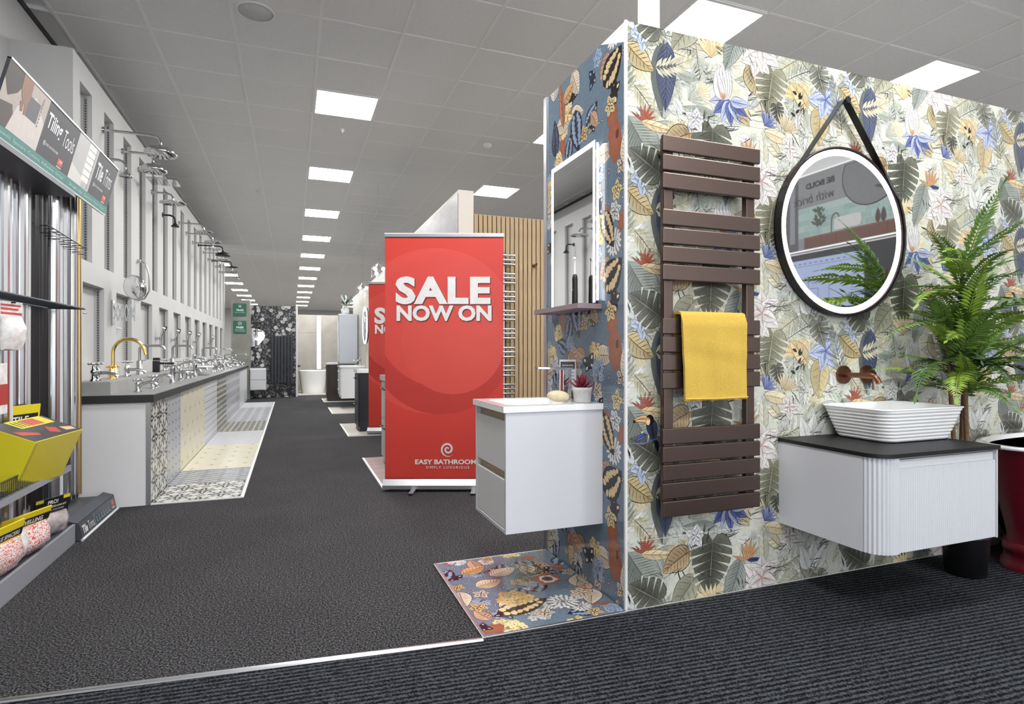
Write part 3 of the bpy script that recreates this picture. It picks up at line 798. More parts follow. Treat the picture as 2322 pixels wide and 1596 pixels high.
# ------------------------------------------------------------------ bronze towel radiator and towel
t = thing('towel_radiator', 'tall bronze flat-panel towel radiator on the tropical tiled wall', 'towel radiator', (1.665, 2.08, .39))
og = (1.665, 2.08, .39)
for sx in (1.43, 1.855):
    MB().box(sx, sx + .045, 2.018, 2.048, .392, 1.957).build('upright', M_bronze, t, og, .004)
for z in (1.9, .45):
    for sx in (1.4525, 1.8775): MB().cyl((sx, 2.044, z), (sx, 2.0795, z), .012).build('wall_bracket', M_bronze, t, og)
vt = [(299, 339), (343, 382), (385, 422), (469, 505), (512, 548), (554, 590), (596, 634), (720, 757), (762, 798), (804, 840), (846, 882), (974, 1013), (1016, 1054), (1058, 1096), (1100, 1138), (1142, 1179)]
pan = None
for a, b in vt:
    z1 = 1.07 + (798 - a) * .001776; z0 = z1 - .0655
    if pan is None:
        prof = [(-.0085, .0), (.0085, .0), (.0085, .0655), (-.0085, .0655)]
        pan = MB().box(-.252, .252, -.017, .0, 0, .0655).build('flat_panel', M_bronze, t, bevel=.004, seg=2)
        o = pan
    else:
        o = pan.copy(); C.objects.link(o)
    o.location = (1.665 - og[0], 2.018 - og[1], z0 - og[2])
# towel over the second panel group
tb = MB(); n = 26; W0, W1 = 1.487, 1.818
prof = []
for k in range(44):
    s_ = k / 43
    if s_ < .45: q = s_ / .45; prof.append((2.037, .94 + .275 * q))
    elif s_ < .55: q = (s_ - .45) / .1; prof.append((2.010 + .027 * cos(pi * q), 1.215 + .013 * sin(pi * q)))
    else: q = (s_ - .55) / .45; prof.append((1.983, 1.215 - .345 * q))
random.seed(4)
rings = []
for th_ in (0, 1):
    for i in range(n + 1):
        u = i / n; row = []
        for k, (y, z) in enumerate(prof):
            sag = max(0, (1.215 - z)) if k > 24 else 0
            wv = .004 * sin(u * 9 + z * 8) * min(1, sag * 6) + .003 * sin(u * 23 + 2) * min(1, sag * 5) + .0025 * sin(z * 40 + u * 3) * math.exp(-((z - 1.06) / .05) ** 2)
            x = W0 + (W1 - W0) * u + .018 * max(0, (1.19 - z)) * (1 - u) * (1.6 if k > 24 else 0)
            off = .011 if th_ else 0
            yy = y - wv
            if k > 24: yy -= off
            elif k < 19: yy += off * .3
            zz = z + (off if 19 <= k <= 24 else 0)
            row.append((x, yy, zz))
        rings.append((th_, row))
outer = [r for q, r in rings if q == 1]; inner = [r for q, r in rings if q == 0]
tb.loft(outer, False, False); tb.loft(inner, False, False)
for A_, B_ in ((outer[0], inner[0]), (outer[-1], inner[-1])): tb.loft([A_, B_], False, False)
tb.loft([[r[-1] for r in outer], [r[-1] for r in inner]], False, False); tb.loft([[r[0] for r in outer], [r[0] for r in inner]], False, False)
M_towel = mat('towel_yellow', S(212, 178, 84), .95, noise=.12, nscale=220, bump=1.0, bscale=420, spec=.1)
tw_o = tb.build('towel', M_towel, org=(1.65, 2.0, .87)); tag(tw_o, 'folded mustard yellow towel draped over the bronze radiator', 'towel')
hb = MB().tube([(W0 + .012, 1.968, .878), (W0 + .17, 1.966, .876), (W1 - .002, 1.968, .878)], .0042, 6); ho = hb.build('hem', M_towel); ho.parent = tw_o; ho.location = (-1.65, -2.0, -.87)

# ------------------------------------------------------------------ round lit mirror on a strap
cx_, cz_, ry = 2.472, 1.645, 2.04
t = thing('round_mirror', 'round LED mirror with dark frame hanging from a black strap', 'mirror', (cx_, 2.08, cz_))
def disc_ring(mb, r0, r1, y0, y1, n=72):
    rings = []
    for r, y in ((r0, y1), (r0, y0), (r1, y0), (r1, y1)): rings.append([(r * cos(2 * pi * j / n), y, r * sin(2 * pi * j / n)) for j in range(n)])
    rings.append(rings[0]); return mb.loft(rings, True, False)
M_frame = mat('dark_bronze_frame', S(52, 38, 42), .4, .4)
o = disc_ring(MB(), .392, .4035, -.036, 0.0).build('frame', M_frame, t)
MB().loft([[(.39 * cos(2 * pi * j / 72), -.029, .39 * sin(2 * pi * j / 72)) for j in range(72)], [(.39 * cos(2 * pi * j / 72), -.005, .39 * sin(2 * pi * j / 72)) for j in range(72)]], True, True, smooth=False).build('mirror_glass', M_mirror, t)
disc_ring(MB(), .362, .391, -.0308, -.0285).build('light_ring', M_led, t)
# strap: from the hook down both sides, then around the frame
hz = 2.272 - cz_
mb = MB()
for sgn in (-1, 1):
    ta = radians(90 - 64)
    path = [(0.012 * sgn, -.028, hz)]
    tx, tz = .407 * cos(ta) * sgn, .407 * sin(ta)
    path.append((tx, -.028, tz))
    for k in range(1, 12):
        b = ta - k * (ta + pi / 2) / 11; path.append((.4075 * cos(b) * sgn, -.028, .4075 * sin(b)))
    for k in range(len(path) - 1):
        (xa, ya, za), (xb, yb, zb) = path[k], path[k + 1]
        d = Vector((xb - xa, 0, zb - za)).normalized(); nn = Vector((-d.z, 0, d.x)) * .0018
        vs = []
        for (xx, zz) in ((xa, za), (xb, zb)):
            for yy in (-.019, .015):
                for q in (-1, 1): vs.append((xx + nn.x * q, -.028 + yy, zz + nn.z * q))
        mb.add(vs, [(0, 1, 3, 2), (4, 6, 7, 5), (0, 4, 5, 1), (2, 3, 7, 6), (0, 2, 6, 4), (1, 5, 7, 3)])
mb.build('strap', M_black, t)
h = MB().cyl((0, 0, hz - .004), (0, -.05, hz - .004), .011).cyl((0, -.05, hz - .004), (0, -.056, hz - .004), .016).build('wall_hook', M_black, t)

# ------------------------------------------------------------------ wall vanity with fluted front and black top
X0, X1, Yb, Yf, Zb, Zt = 2.1, 2.8, 2.08, 1.585, .285, .66
og = (2.45, 2.08, .285)
t = thing('fluted_vanity', 'white wall-hung vanity cabinet with fluted drawer under the ribbed basin', 'vanity', og)
def rounded(x0, x1, y0, y1, r, n=8, left=True, right=False):
    """plan outline, ccw from the back left; front corners (y0) rounded on demand"""
    p = [(x0, y1)]
    if left: p += [(x0 + r - r * cos(pi / 2 * k / n), y0 + r - r * sin(pi / 2 * k / n)) for k in range(n + 1)]
    else: p.append((x0, y0))
    if right: p += [(x1 - r + r * sin(pi / 2 * k / n), y0 + r - r * cos(pi / 2 * k / n)) for k in range(n + 1)]
    else: p.append((x1, y0))
    p.append((x1, y1)); return p
# body: fluting on the rounded corner
def fl(p, amp=.004, N=7, r=.07):
    return p
out = [(X0, Yb), (X0, Yf + .075)]
r = .075; N = 7
for k in range(N):
    for j in range(6):
        a = pi / 2 * (k + j / 6) / N; rr = r - .006 + .006 * sin(pi * j / 6)
        out.append((X0 + r - rr * cos(a), Yf + r - rr * sin(a)))
out += [(X0 + r, Yf), (X0 + .105, Yf), (X0 + .105, Yf + .03), (X1 - .008, Yf + .03), (X1 - .008, Yf), (X1, Yf), (X1, Yb)]
MB().prism(out, Zb, Zt).build('body', M_gloss, t, og)
# fluted drawer front
mb = MB(); fx0, fx1 = X0 + .108, X1 - .011; nf = 46; zt_ = Zt - .045
prof = []
for k in range(nf):
    for j in range(4):
        prof.append((fx0 + (fx1 - fx0) * (k + j / 4) / nf, Yf + .0035 - .0035 * sin(pi * j / 4)))
prof.append((fx1, Yf + .0035))
loop = prof + [(fx1, Yf + .028), (fx0, Yf + .028)]
mb.prism(loop, Zb + .004, zt_).build('drawer', M_gloss, t, og)
MB().box(fx0, fx1, Yf + .012, Yf + .0285, zt_ + .0005, Zt - .012).build('handle_recess', M_satin, t, og)
MB().prism(rounded(X0 - .006, X1 + .006, Yf - .008, Yb, .08, 10), Zt, Zt + .016).build('worktop', mat('worktop_black', S(13, 13, 15), .5, bump=.15, bscale=300), t, og, .002)

# ribbed vessel basin
def rrect(hx, hy, r, n=7):
    p = []
    for sx, sy, a0 in ((1, 1, 0), (-1, 1, pi / 2), (-1, -1, pi), (1, -1, 3 * pi / 2)):
        for k in range(n + 1):
            a = a0 + pi / 2 * k / n; p.append((sx * (hx - r) + r * cos(a), sy * (hy - r) + r * sin(a)))
    return p
mb = MB(); H_ = .15; nr = 9; rings = []
def ring(hx, hy, r, z): return [(x, y, z) for x, y in rrect(hx, hy, r)]
def sz(q): return .205 + .06 * q ** .9, .135 + .032 * q ** .9, .055
for k in range(nr):
    for j in range(5):
        q = (k + j / 5) / nr * .92; bulge = .0045 * sin(pi * j / 5) ** .6 if j else 0
        hx, hy, r = sz(q); rings.append(ring(hx + bulge, hy + bulge, r + bulge, q * H_ + .003))
hx, hy, r = sz(.93); rings += [ring(hx + .001, hy + .001, r, .93 * H_), ring(hx + .006, hy + .006, r, .955 * H_), ring(hx + .006, hy + .006, r, .985 * H_), ring(hx + .002, hy + .002, r, H_), ring(hx - .008, hy - .008, r, H_), ring(hx - .014, hy - .014, r, .97 * H_), ring(hx - .03, hy - .03, r, .6 * H_), ring(hx - .055, hy - .055, .045, .25 * H_), ring(.08, .06, .03, .2 * H_)]
mb.loft(rings, True, True)
bx, by = 2.6, 1.905
mb.v = [(x, y, z) for x, y, z in mb.v]
o = mb.build('vessel_basin', M_cer); o.location = (bx, by, Zt + .016); tag(o, 'white rectangular countertop basin with horizontal ribs on the black top', 'basin')
MB().lathe([(.0, .0315), (.022, .0325), (.024, .031)], 20).build('waste', M_chrome, o)

# copper wall tap
t = thing('wall_tap', 'brushed copper wall-mounted basin tap above the ribbed basin', 'tap', (2.5, 2.08, .96))
for x in (0, .155): MB().cyl((x, -.0005, 0), (x, -.012, 0), .044, .044, 28).build('cover_plate', M_copper, t, bevel=.002)
MB().tube([(0, -.01, 0), (0, -.15, 0), (0, -.168, -.004), (0, -.178, -.014), (0, -.188, -.034)], .0125, 14).build('spout', M_copper, t)
l = MB().cyl((.155, -.012, 0), (.155, -.045, 0), .017, .017, 18).build('lever_body', M_copper, t); MB().cyl((.155, -.038, -.012), (.155, -.04, -.075), .0045).build('lever', M_copper, t)

# ------------------------------------------------------------------ palm-like plant in a black pot
px_, py_ = 3.04, 1.86
t = thing('potted_fern_tree', 'tall green artificial fern tree in a black pot beside the fluted vanity', 'plant', (px_, py_, 0))
MB().lathe([(.075, 0), (.082, .004), (.098, .19), (.1, .2), (.093, .2), (.09, .17), (.0, .17)], 28).build('pot', mat('pot_black', S(20, 20, 22), .3), t)
M_stem = mat('stem_brown', S(120, 92, 66), .8, noise=.25, nscale=60)
M_leafs = [mat('leaf_green_%d' % i, S(*c), .45, noise=.15, nscale=25) for i, c in enumerate(((84, 116, 48), (138, 168, 62), (58, 88, 48), (104, 138, 62)))]
R = random.Random(21)
stems = [((-.045, .01), (-.07, .03), .98), ((-.01, -.02), (-.02, .0), 1.36), ((.045, .0), (.05, .03), .82), ((.02, .03), (.03, .02), 1.12)]
fm_ = {}
def frond_mesh(L, n, ll, droop, seed):
    r_ = random.Random(seed); mb = MB(); pts = []; p = Vector((0, 0, 0)); e = 0.0
    for i in range(n + 1):
        t_ = i / n; pts.append(p.copy()); ang = -droop * t_ ** 1.4
        p = p + Vector((cos(ang), 0, sin(ang))) * (L / n)
    mb.tube([tuple(q) for q in pts], [.0032 * (1 - .7 * i / n) for i in range(n + 1)], 5)
    for i in range(2, n + 1):
        t_ = i / n; q = pts[i]; d = (pts[min(n, i + 1)] - pts[i - 1]).normalized(); upv = Vector((-d.z, 0, d.x))
        l = ll * (sin(pi * min(1, t_ * .82 + .16)) ** .7) * r_.uniform(.85, 1.1)
        for s_ in (-1, 1):
            dv = (d * (.55 + .3 * t_) + Vector((0, s_, 0)) + upv * r_.uniform(-.05, .25)).normalized()
            tip = q + dv * l - Vector((0, 0, l * .18)); m1 = q + dv * l * .42; wv = d * (l * .2); nn = upv * (l * .05)
            mb.add([tuple(q), tuple(m1 - wv + nn * .4), tuple(tip), tuple(m1 + wv + nn * .4), tuple(m1 - nn)], [(0, 1, 4), (1, 2, 4), (2, 3, 4), (3, 0, 4)])
    tipd = (pts[-1] - pts[-2]).normalized()
    mb.add([tuple(pts[-1]), tuple(pts[-1] + tipd * .03 + Vector((0, .008, 0))), tuple(pts[-1] + tipd * .06), tuple(pts[-1] + tipd * .03 - Vector((0, .008, 0)))], [(0, 1, 2, 3)])
    return mb
FM = [frond_mesh(.42, 26, .066, .9, 1).mesh('frond', M_leafs[0]), frond_mesh(.38, 24, .064, .6, 2).mesh('frond', M_leafs[1]), frond_mesh(.34, 22, .062, 1.2, 3).mesh('frond', M_leafs[2]), frond_mesh(.4, 24, .064, .35, 4).mesh('frond', M_leafs[3])]
for si, (b0, b1, ht) in enumerate(stems):
    pts = [(b0[0] + (b1[0] - b0[0]) * q + .01 * sin(q * 5 + si), b0[1] + (b1[1] - b0[1]) * q, .165 + (ht) * q) for q in [i / 10 for i in range(11)]]
    MB().tube(pts, [.013 - .006 * i / 10 for i in range(11)], 8).build('stem', M_stem, t)
    nfr = (14, 22, 13, 20)[si]
    for k in range(nfr):
        az = 2 * pi * k / nfr + R.uniform(-.3, .3) + si; el = R.uniform(.05, .95)
        if k % 4 == 3: el = R.uniform(1.0, 1.35)
        sc = R.uniform(.8, 1.12)
        if sin(az) > 0: sc *= 1 - .55 * sin(az) * max(.2, cos(el))           # the wall is close behind
        q = R.uniform((.74, .5, .8, .62)[si], 1.0); jq = min(10, int(q * 10)); base = (pts[jq][0], pts[jq][1], pts[0][2] + (pts[10][2] - pts[0][2]) * q)
        fmesh = FM[R.randrange(4)]; rx = R.uniform(-.5, .5)
        for tries in range(14):          # keep every frond in front of the tiled wall
            Mx = Matrix.Translation(base) @ Matrix.Rotation(az, 4, 'Z') @ Matrix.Rotation(-el, 4, 'Y') @ Matrix.Rotation(rx, 4, 'X') @ Matrix.Diagonal((sc, sc, sc, 1))
            if max((Mx @ v.co).y for v in fmesh.vertices) < 2.072 - py_: break
            az += .22 if cos(az) < 0 else -.22; sc *= .97
        o = place('frond', fmesh, t, Mx)

for bz, az, el, sc, fi, rx in ((1.34, pi + .22, .12, 1.55, 1, .3), (1.22, pi + .1, .02, 1.5, 3, .2), (1.42, pi + .5, .3, 1.3, 1, -.3), (1.02, pi + .15, .12, 1.35, 0, .3), (.98, pi + .45, .0, 1.15, 1, .2), (1.3, -.25, .25, 1.3, 0, .2), (1.1, -.1, .1, 1.2, 1, 0), (1.45, 4.3, 1.15, 1.05, 3, .2), (1.2, 4.5, .5, 1.1, 0, .2), (1.0, 4.9, .4, 1.1, 2, 0)):
    place('frond', FM[fi], t, Matrix.Translation((-.015, 0, bz)) @ Matrix.Rotation(az, 4, 'Z') @ Matrix.Rotation(-el, 4, 'Y') @ Matrix.Rotation(rx, 4, 'X') @ Matrix.Diagonal((sc, sc, sc, 1)))

# ------------------------------------------------------------------ burgundy freestanding bath, its end at the frame's edge
M_burg = mat('burgundy_enamel', S(98, 16, 30), .35)
t = thing('freestanding_bath', 'burgundy freestanding bath with white rim standing beside the fern tree', 'bath', (3.87, 1.775, 0)); t.scale = (.975, .97, .925)
def oval(hx, hy, z, n=48, p=2.4):
    o = []
    for j in range(n):
        a = 2 * pi * j / n; o.append((hx * math.copysign(abs(cos(a)) ** (2 / p), cos(a)), hy * math.copysign(abs(sin(a)) ** (2 / p), sin(a)), z))
    return o
MB().loft([oval(.60, .21, .0), oval(.60, .21, .03), oval(.585, .2, .04), oval(.58, .195, .09), oval(.59, .202, .1), oval(.59, .202, .13), oval(.57, .19, .145)], True, True).build('plinth', M_burg, t)
MB().loft([oval(.57, .19, .14), oval(.565, .185, .17), oval(.58, .195, .24), oval(.64, .23, .43), oval(.70, .26, .64), oval(.705, .265, .652)], True, True).build('shell', M_burg, t)
MB().loft([oval(.70, .26, .652), oval(.735, .28, .656), oval(.74, .285, .665), oval(.735, .28, .673), oval(.69, .25, .673), oval(.66, .22, .6), oval(.58, .18, .33), oval(.4, .12, .27)], True, True).build('rim', M_cer, t)

# ------------------------------------------------------------------ lit rectangular mirror, shelf and toothbrush on the wall end
t = thing('lit_mirror', 'rectangular LED-edged mirror on the blue floral wall end', 'mirror', (1.285, 2.515, 1.29)); og = (1.285, 2.515, 1.29)
MB().box(1.263, 1.2845, 2.3, 2.735, 1.305, 1.995).build('backing', M_gloss, t, og)
MB().box(1.2575, 1.263, 2.286, 2.747, 1.29, 2.01).build('mirror_glass', M_mirror, t, og)
mb = MB()
for b in ((2.286, 2.747, 1.988, 2.01), (2.286, 2.306, 1.29, 1.988), (2.727, 2.747, 1.29, 1.988)): mb.box(1.2565, 1.2574, *b)
mb.build('light_border', M_led, t, og)
mb = MB().box(1.2631, 1.276, 2.2885, 2.294, 1.3, 2.0).box(1.2631, 1.276, 2.739, 2.7445, 1.3, 2.0).build('edge_light', M_led, t, og)
sh = MB().prism([(1.165, 2.275), (1.285, 2.275), (1.285, 2.765), (1.165, 2.765)], 1.262, 1.284).build('wall_shelf', mat('shelf_mauve', S(150, 132, 138), .5), org=(1.225, 2.52, 1.262), bevel=.002)
tag(sh, 'slim mauve-grey wall shelf directly under the rectangular lit mirror', 'shelf')
t = thing('electric_toothbrush', 'black electric toothbrush standing on the slim wall shelf', 'toothbrush', (1.215, 2.4, 1.284))
MB().lathe([(.012, 0), (.0135, .004), (.0135, .04), (.0125, .09), (.013, .12), (.0105, .138), (.006, .142)], 18).build('handle', M_black, t)
MB().lathe([(.0055, .142), (.0048, .17), (.0035, .2), (.0035, .212)], 12).build('neck', M_cer, t)
MB().cyl((.003, 0, .214), (-.009, 0, .214), .0075, .0075, 14).build('brush_head', M_cer, t); MB().cyl((-.0115, 0, .07), (-.0138, 0, .07), .004).build('power_button', M_alu, t)

# ------------------------------------------------------------------ small wall-hung vanity on the wall end
x0, x1, y0, y1, z0, z1 = .829, 1.285, 2.267, 2.69, .313, .818
og = (1.06, 2.48, .313)
t = thing('drawer_vanity', 'white gloss two-drawer wall-hung vanity on the blue floral wall end', 'vanity', og)
mb = MB().box(x0, x1, y0, y0 + .016, z0, z1).box(x0, x1, y1 - .016, y1, z0, z1).box(x0, x1, y0 + .016, y1 - .016, z0, z0 + .016).box(x1 - .016, x1, y0 + .016, y1 - .016, z0 + .016, z1).box(x0 + .03, x1 - .016, y0 + .016, y1 - .016, z1 - .016, z1)
mb.build('carcass', M_gloss, t, og, .0015)
M_front = mat('drawer_grey_white', S(228, 228, 226), .4)
for za, zb in ((z0 + .019, z0 + .222), (z0 + .258, z0 + .468)):
    d = MB().box(x0 + .002, x0 + .02, y0 + .019, y1 - .019, za, zb).build('drawer', M_front, t, og, .001)
    MB().box(x0 + .021, x0 + .034, y0 + .017, y1 - .017, zb - .02, zb + .036).build('handle_channel', M_oak, d, og)
# top with sunk basin
a0, a1, b0, b1 = x0 - .012, x1 - .0005, y0 - .006, y1 + .006
bw = MB(); zt = z1 + .026
outer_b = [(a0, b0, z1), (a1, b0, z1), (a1, b1, z1), (a0, b1, z1)]; outer_t = [(p[0], p[1], zt) for p in outer_b]
ctr = (x0 + .19, (y0 + y1) / 2)
inn = [(ctr[0] + x, ctr[1] + y) for x, y in rrect(.155, .165, .05)]
bw.loft([outer_b, outer_t], True, False, smooth=False)
def nearest_corner(p): return 0
m = len(inn); q = m // 4
# deck between the outer edge and the bowl
corners = [(a1, b1), (a0, b1), (a0, b0), (a1, b0)]
vs = [(x, y, zt) for x, y in corners] + [(x, y, zt) for x, y in inn]; fs = []
for c in range(4):
    for k in range(q - 1): fs.append((c, 4 + c * q + k, 4 + c * q + k + 1))
    fs.append((c, 4 + c * q + q - 1, 4 + ((c + 1) % 4) * q, (c + 1) % 4))
bw.add(vs, fs)
bw.loft([[(x, y, zt) for x, y in inn], [(ctr[0] + (x - ctr[0]) * .97, ctr[1] + (y - ctr[1]) * .97, zt - .008) for x, y in inn], [(ctr[0] + (x - ctr[0]) * .9, ctr[1] + (y - ctr[1]) * .9, zt - .07) for x, y in inn], [(ctr[0] + (x - ctr[0]) * .5, ctr[1] + (y - ctr[1]) * .5, zt - .1) for x, y in inn]], True, False)
bw.add([(ctr[0] + (x - ctr[0]) * .5, ctr[1] + (y - ctr[1]) * .5, zt - .1) for x, y in inn], [tuple(range(m))])
bw.build('basin_top', M_cer, t, og)
# waterfall-blade tap
tp = thing('basin_tap', 'chrome blade-spout basin tap on the two-drawer vanity', 'tap', (1.205, 2.475, zt))
MB().prism([(-.022, -.018), (.022, -.018), (.018, .018), (-.018, .018)], 0, .143).build('body', M_chrome, tp, bevel=.002)
MB().add([(.03, -.02, .143), (.03, .02, .143), (-.15, .02, .148), (-.15, -.02, .148), (.03, -.02, .153), (.03, .02, .153), (-.15, .02, .158), (-.15, -.02, .158)], [(0, 3, 2, 1), (4, 5, 6, 7), (0, 1, 5, 4), (1, 2, 6, 5), (2, 3, 7, 6), (3, 0, 4, 7)]).build('spout', M_chrome, tp, bevel=.001)
# pebble soap, price card, succulent
o = MB().ball((0, 0, 0), .052, 24, 1.0, .72, .5).build('pebble', mat('pebble_cream', S(214, 198, 166), .7, noise=.1, nscale=30)); o.location = (1.13, 2.40, zt + .026); o.rotation_euler = (0, .08, -.35)
tag(o, 'smooth cream pebble lying beside the chrome blade tap', 'pebble')
t = thing('price_card', 'framed white price card leaning behind the red succulent', 'card', (1.243, 2.535, zt)); t.rotation_euler = (0, radians(6), radians(58))
MB().box(-.002, .002, -.04, .04, .04, .19).build('sheet', M_white, t)
mb = MB().box(-.0028, -.002, -.035, .035, .145, .18, S(60, 62, 68))
for k in range(4): mb.box(-.0027, -.002, -.032, .024 - .008 * (k % 2), .125 - .016 * k, .13 - .016 * k, S(150, 150, 152))
mb.text('BATHROOM', frame((-.0029, 0, .162), (0, -1, 0), (0, 0, 1), (-1, 0, 0)), w=.05, col=S(226, 226, 226), bold=.02)
mb.build('printed_text', M_print, t)
MB().box(-.008, .012, -.03, .03, 0, .006).box(.002, .004, -.03, .03, 0, .1).build('stand', M_chrome, t)
t = thing('potted_succulent', 'dark red succulent in a pale concrete pot on the two-drawer vanity', 'plant', (1.22, 2.337, zt)); t.scale = (1.17, 1.17, 1.1)
MB().lathe([(.026, 0), (.031, .003), (.037, .05), (.038, .062), (.033, .062), (.031, .05), (.0, .05)], 26).build('pot', mat('pot_concrete', S(190, 190, 188), .85, noise=.12, nscale=50, bump=.8, bscale=90), t)
M_suc = mat('succulent_red', S(120, 34, 52), .45, noise=.15)
R = random.Random(2)
lf = MB(); 
rings = []
for k in range(7):
    q = k / 6; w = .0125 * sin(pi * (.12 + .86 * q)) ** .8; th_ = .0045 * (1 - .5 * q)
    rings.append([(.062 * q, w * cos(a), .012 * q * q + th_ * sin(a)) for a in [2 * pi * j / 8 for j in range(8)]])
lf.loft(rings, True, True); lm = lf.mesh('leaf', M_suc)
for k in range(17):
    az = k * 2.4; el = .25 + .075 * k; s_ = .95 - .018 * k
    place('leaf', lm, t, Matrix.Translation((0, 0, .054 + .0012 * k)) @ Matrix.Rotation(az, 4, 'Z') @ Matrix.Rotation(-el, 4, 'Y') @ Matrix.Diagonal((s_, s_, s_, 1)))

# ------------------------------------------------------------------ what the round mirror looks at: poster and screen on the bay's right wall
PX = 4.6
t = thing('bathroom_poster', 'large bathroom poster reading BE BOLD with brick, seen in the round mirror', 'poster', (PX, -.3, 2.0))
# local frame of the wall: s runs along -y (to the right for a viewer facing the wall), z up, out = -x
WALLR = lambda y, z: frame((PX - .012, y, z), (0, -1, 0), (0, 0, 1), (-1, 0, 0))

org_ = (PX, -.3, 2.0)
mb = MB()
def pr_(y0, y1, z0, z1, col, d): mb.box(PX - .012 - d, PX - .011, y0, y1, z0, z1, col)
MB().box(PX - .012, PX, -.38, 1.3, 2.03, 2.76).build('board', M_white, t, org_)
pr_(-.37, 1.29, 2.045, 2.745, S(108, 108, 109), .0004)
pr_(-.37, 1.29, 2.16, 2.44, S(137, 152, 148), .0006)
for r_ in range(5):
    zz = 2.165 + r_ * .055
    for k in range(11):
        yy = -.2 + k * .14 + (.07 if r_ % 2 else 0)
        if zz + .05 < 2.45 - max(0, .06 * sin(yy * 5)): pr_(yy, min(1.29, yy + .134), zz, zz + .05, mul(S(124, 145, 140), .88 + .05 * ((k * 7 + r_ * 3) % 5)), .0008)
pr_(-.37, -.2, 2.045, 2.745, S(68, 65, 66), .001); pr_(-.3, -.24, 2.12, 2.7, S(111, 112, 116), .0012)
pr_(-.13, 1.29, 2.05, 2.155, S(85, 51, 38), .0014); pr_(-.13, 1.29, 2.145, 2.16, S(103, 66, 51), .0018)
for k in range(9): pr_(-.1 + k * .16, -.097 + k * .16, 2.05, 2.145, S(63, 35, 26), .002)
mb.build('photo_print', M_print, t, org_)
Mr = lambda d: frame((PX - .012 - d, 0, 0), (0, -1, 0), (0, 0, 1), (-1, 0, 0))
mb = MB()
ci = [(-.56 + .28 * cos(a), 2.6 + .28 * sin(a)) for a in [2 * pi * k / 40 for k in range(40)]]
ci = [p for p in ci if p[1] < 2.744]
mb.prism(ci, .0012, .0024, S(22, 22, 23), M=Mr(0)); mb.prism([(-.56 + (x + .56) * .965, 2.6 + (y - 2.6) * .965 if y < 2.74 else y) for x, y in ci], .002, .0026, S(94, 94, 96), M=Mr(0))
mb.build('printed_mirror', M_print, t, org_)
mb = MB().prism([(x - .335, y + 2.225) for x, y in rrect(.135, .055, .03)], .0024, .003, S(164, 164, 162), M=Mr(0)); mb.build('printed_basin', M_print, t, org_)
A = Art(9, 9, 6); R = A.R
for k in range(46): A.leaf(-.03 + R.uniform(-.05, .05), 2.28 + R.uniform(-.04, .12), R.uniform(.2, 2.9), .04, .009, S(51, 62, 41), S(88, 96, 66), .2, 0, n=4)
for k in range(14): A.leaf(-.7 + R.uniform(-.02, .02), 2.42, R.uniform(.4, 2.7), .12, .008, S(41, 45, 39), S(62, 66, 57), -.6, 0, n=4)
for k in range(4): A.new(); A.stroke([(-.03 + .012 * k - .02, 2.15), (-.03 + R.uniform(-.03, .03), 2.3)], .0015, S(44, 44, 37))
A.new(); A.stroke([(-.17, 2.15), (-.17, 2.27), (-.185, 2.31), (-.215, 2.325), (-.24, 2.31), (-.25, 2.28)], .006, S(88, 71, 51), False)
for y in (-.62, -.67): A.leaf(y, 2.15, pi / 2, .13, .022, S(51, 38, 32), S(71, 51, 41), 0, 0, n=5)
mb = MB(); A.emit(mb, rect(-1.29, 2.05, .37, 2.745), 0, 0, .0028, False); mb.v = [tuple(Mr(0) @ Vector(p)) for p in mb.v]; mb.build('printed_plants', M_print, t, org_)
mb = MB().text('BE BOLD', Mr(.0036) @ Matrix.Translation((-.045, 2.64, 0)), w=.31, h=.055, col=S(16, 16, 17), bold=.03); mb.build('lettering', M_print, t, org_)
mb = MB().text('with brick', Mr(.0036) @ Matrix.Translation((.03, 2.52, 0)), w=.45, h=.085, col=S(25, 25, 26), bold=-.012, shear=.25); mb.build('lettering', M_print, t, org_)
t = thing('wall_screen', 'black wall screen showing a floor plan, below the bathroom poster', 'screen', (PX, .2, 1.42)); org_ = (PX, .2, 1.42)
MB().box(PX - .05, PX, -.34, 1.16, 1.43, 2.0).build('casing', M_black, t, org_, .004)
M_scr = mat('screen_glow', S(128, 138, 166), .3, emit=.16)
MB().box(PX - .0512, PX - .05, -.27, .525, 1.475, 1.94).build('display', M_scr, t, org_)
mb = MB()
def ln(y0, y1, z0, z1, c=S(60, 66, 90)): mb.box(PX - .0518, PX - .0512, y0, y1, z0, z1, c)
for a in ((-.05, .18, 1.74, 1.744), (-.05, .18, 1.56, 1.564), (-.05, -.046, 1.56, 1.744), (.176, .18, 1.56, 1.744), (-.01, .14, 1.71, 1.714), (.06, .064, 1.56, 1.66), (-.05, .06, 1.66, 1.664)): ln(*a)
for k in range(14): ln(.4, .5 - .012 * (k % 3), 1.5 + k * .022, 1.5045 + k * .022, S(90, 96, 120))
for k in range(10): ln(-.22 + k * .06, -.19 + k * .06, 1.9, 1.909, S(80, 86, 116))
ln(-.27, .525, 1.88, 1.883); mb.build('plan_lines', M_print, t, org_)

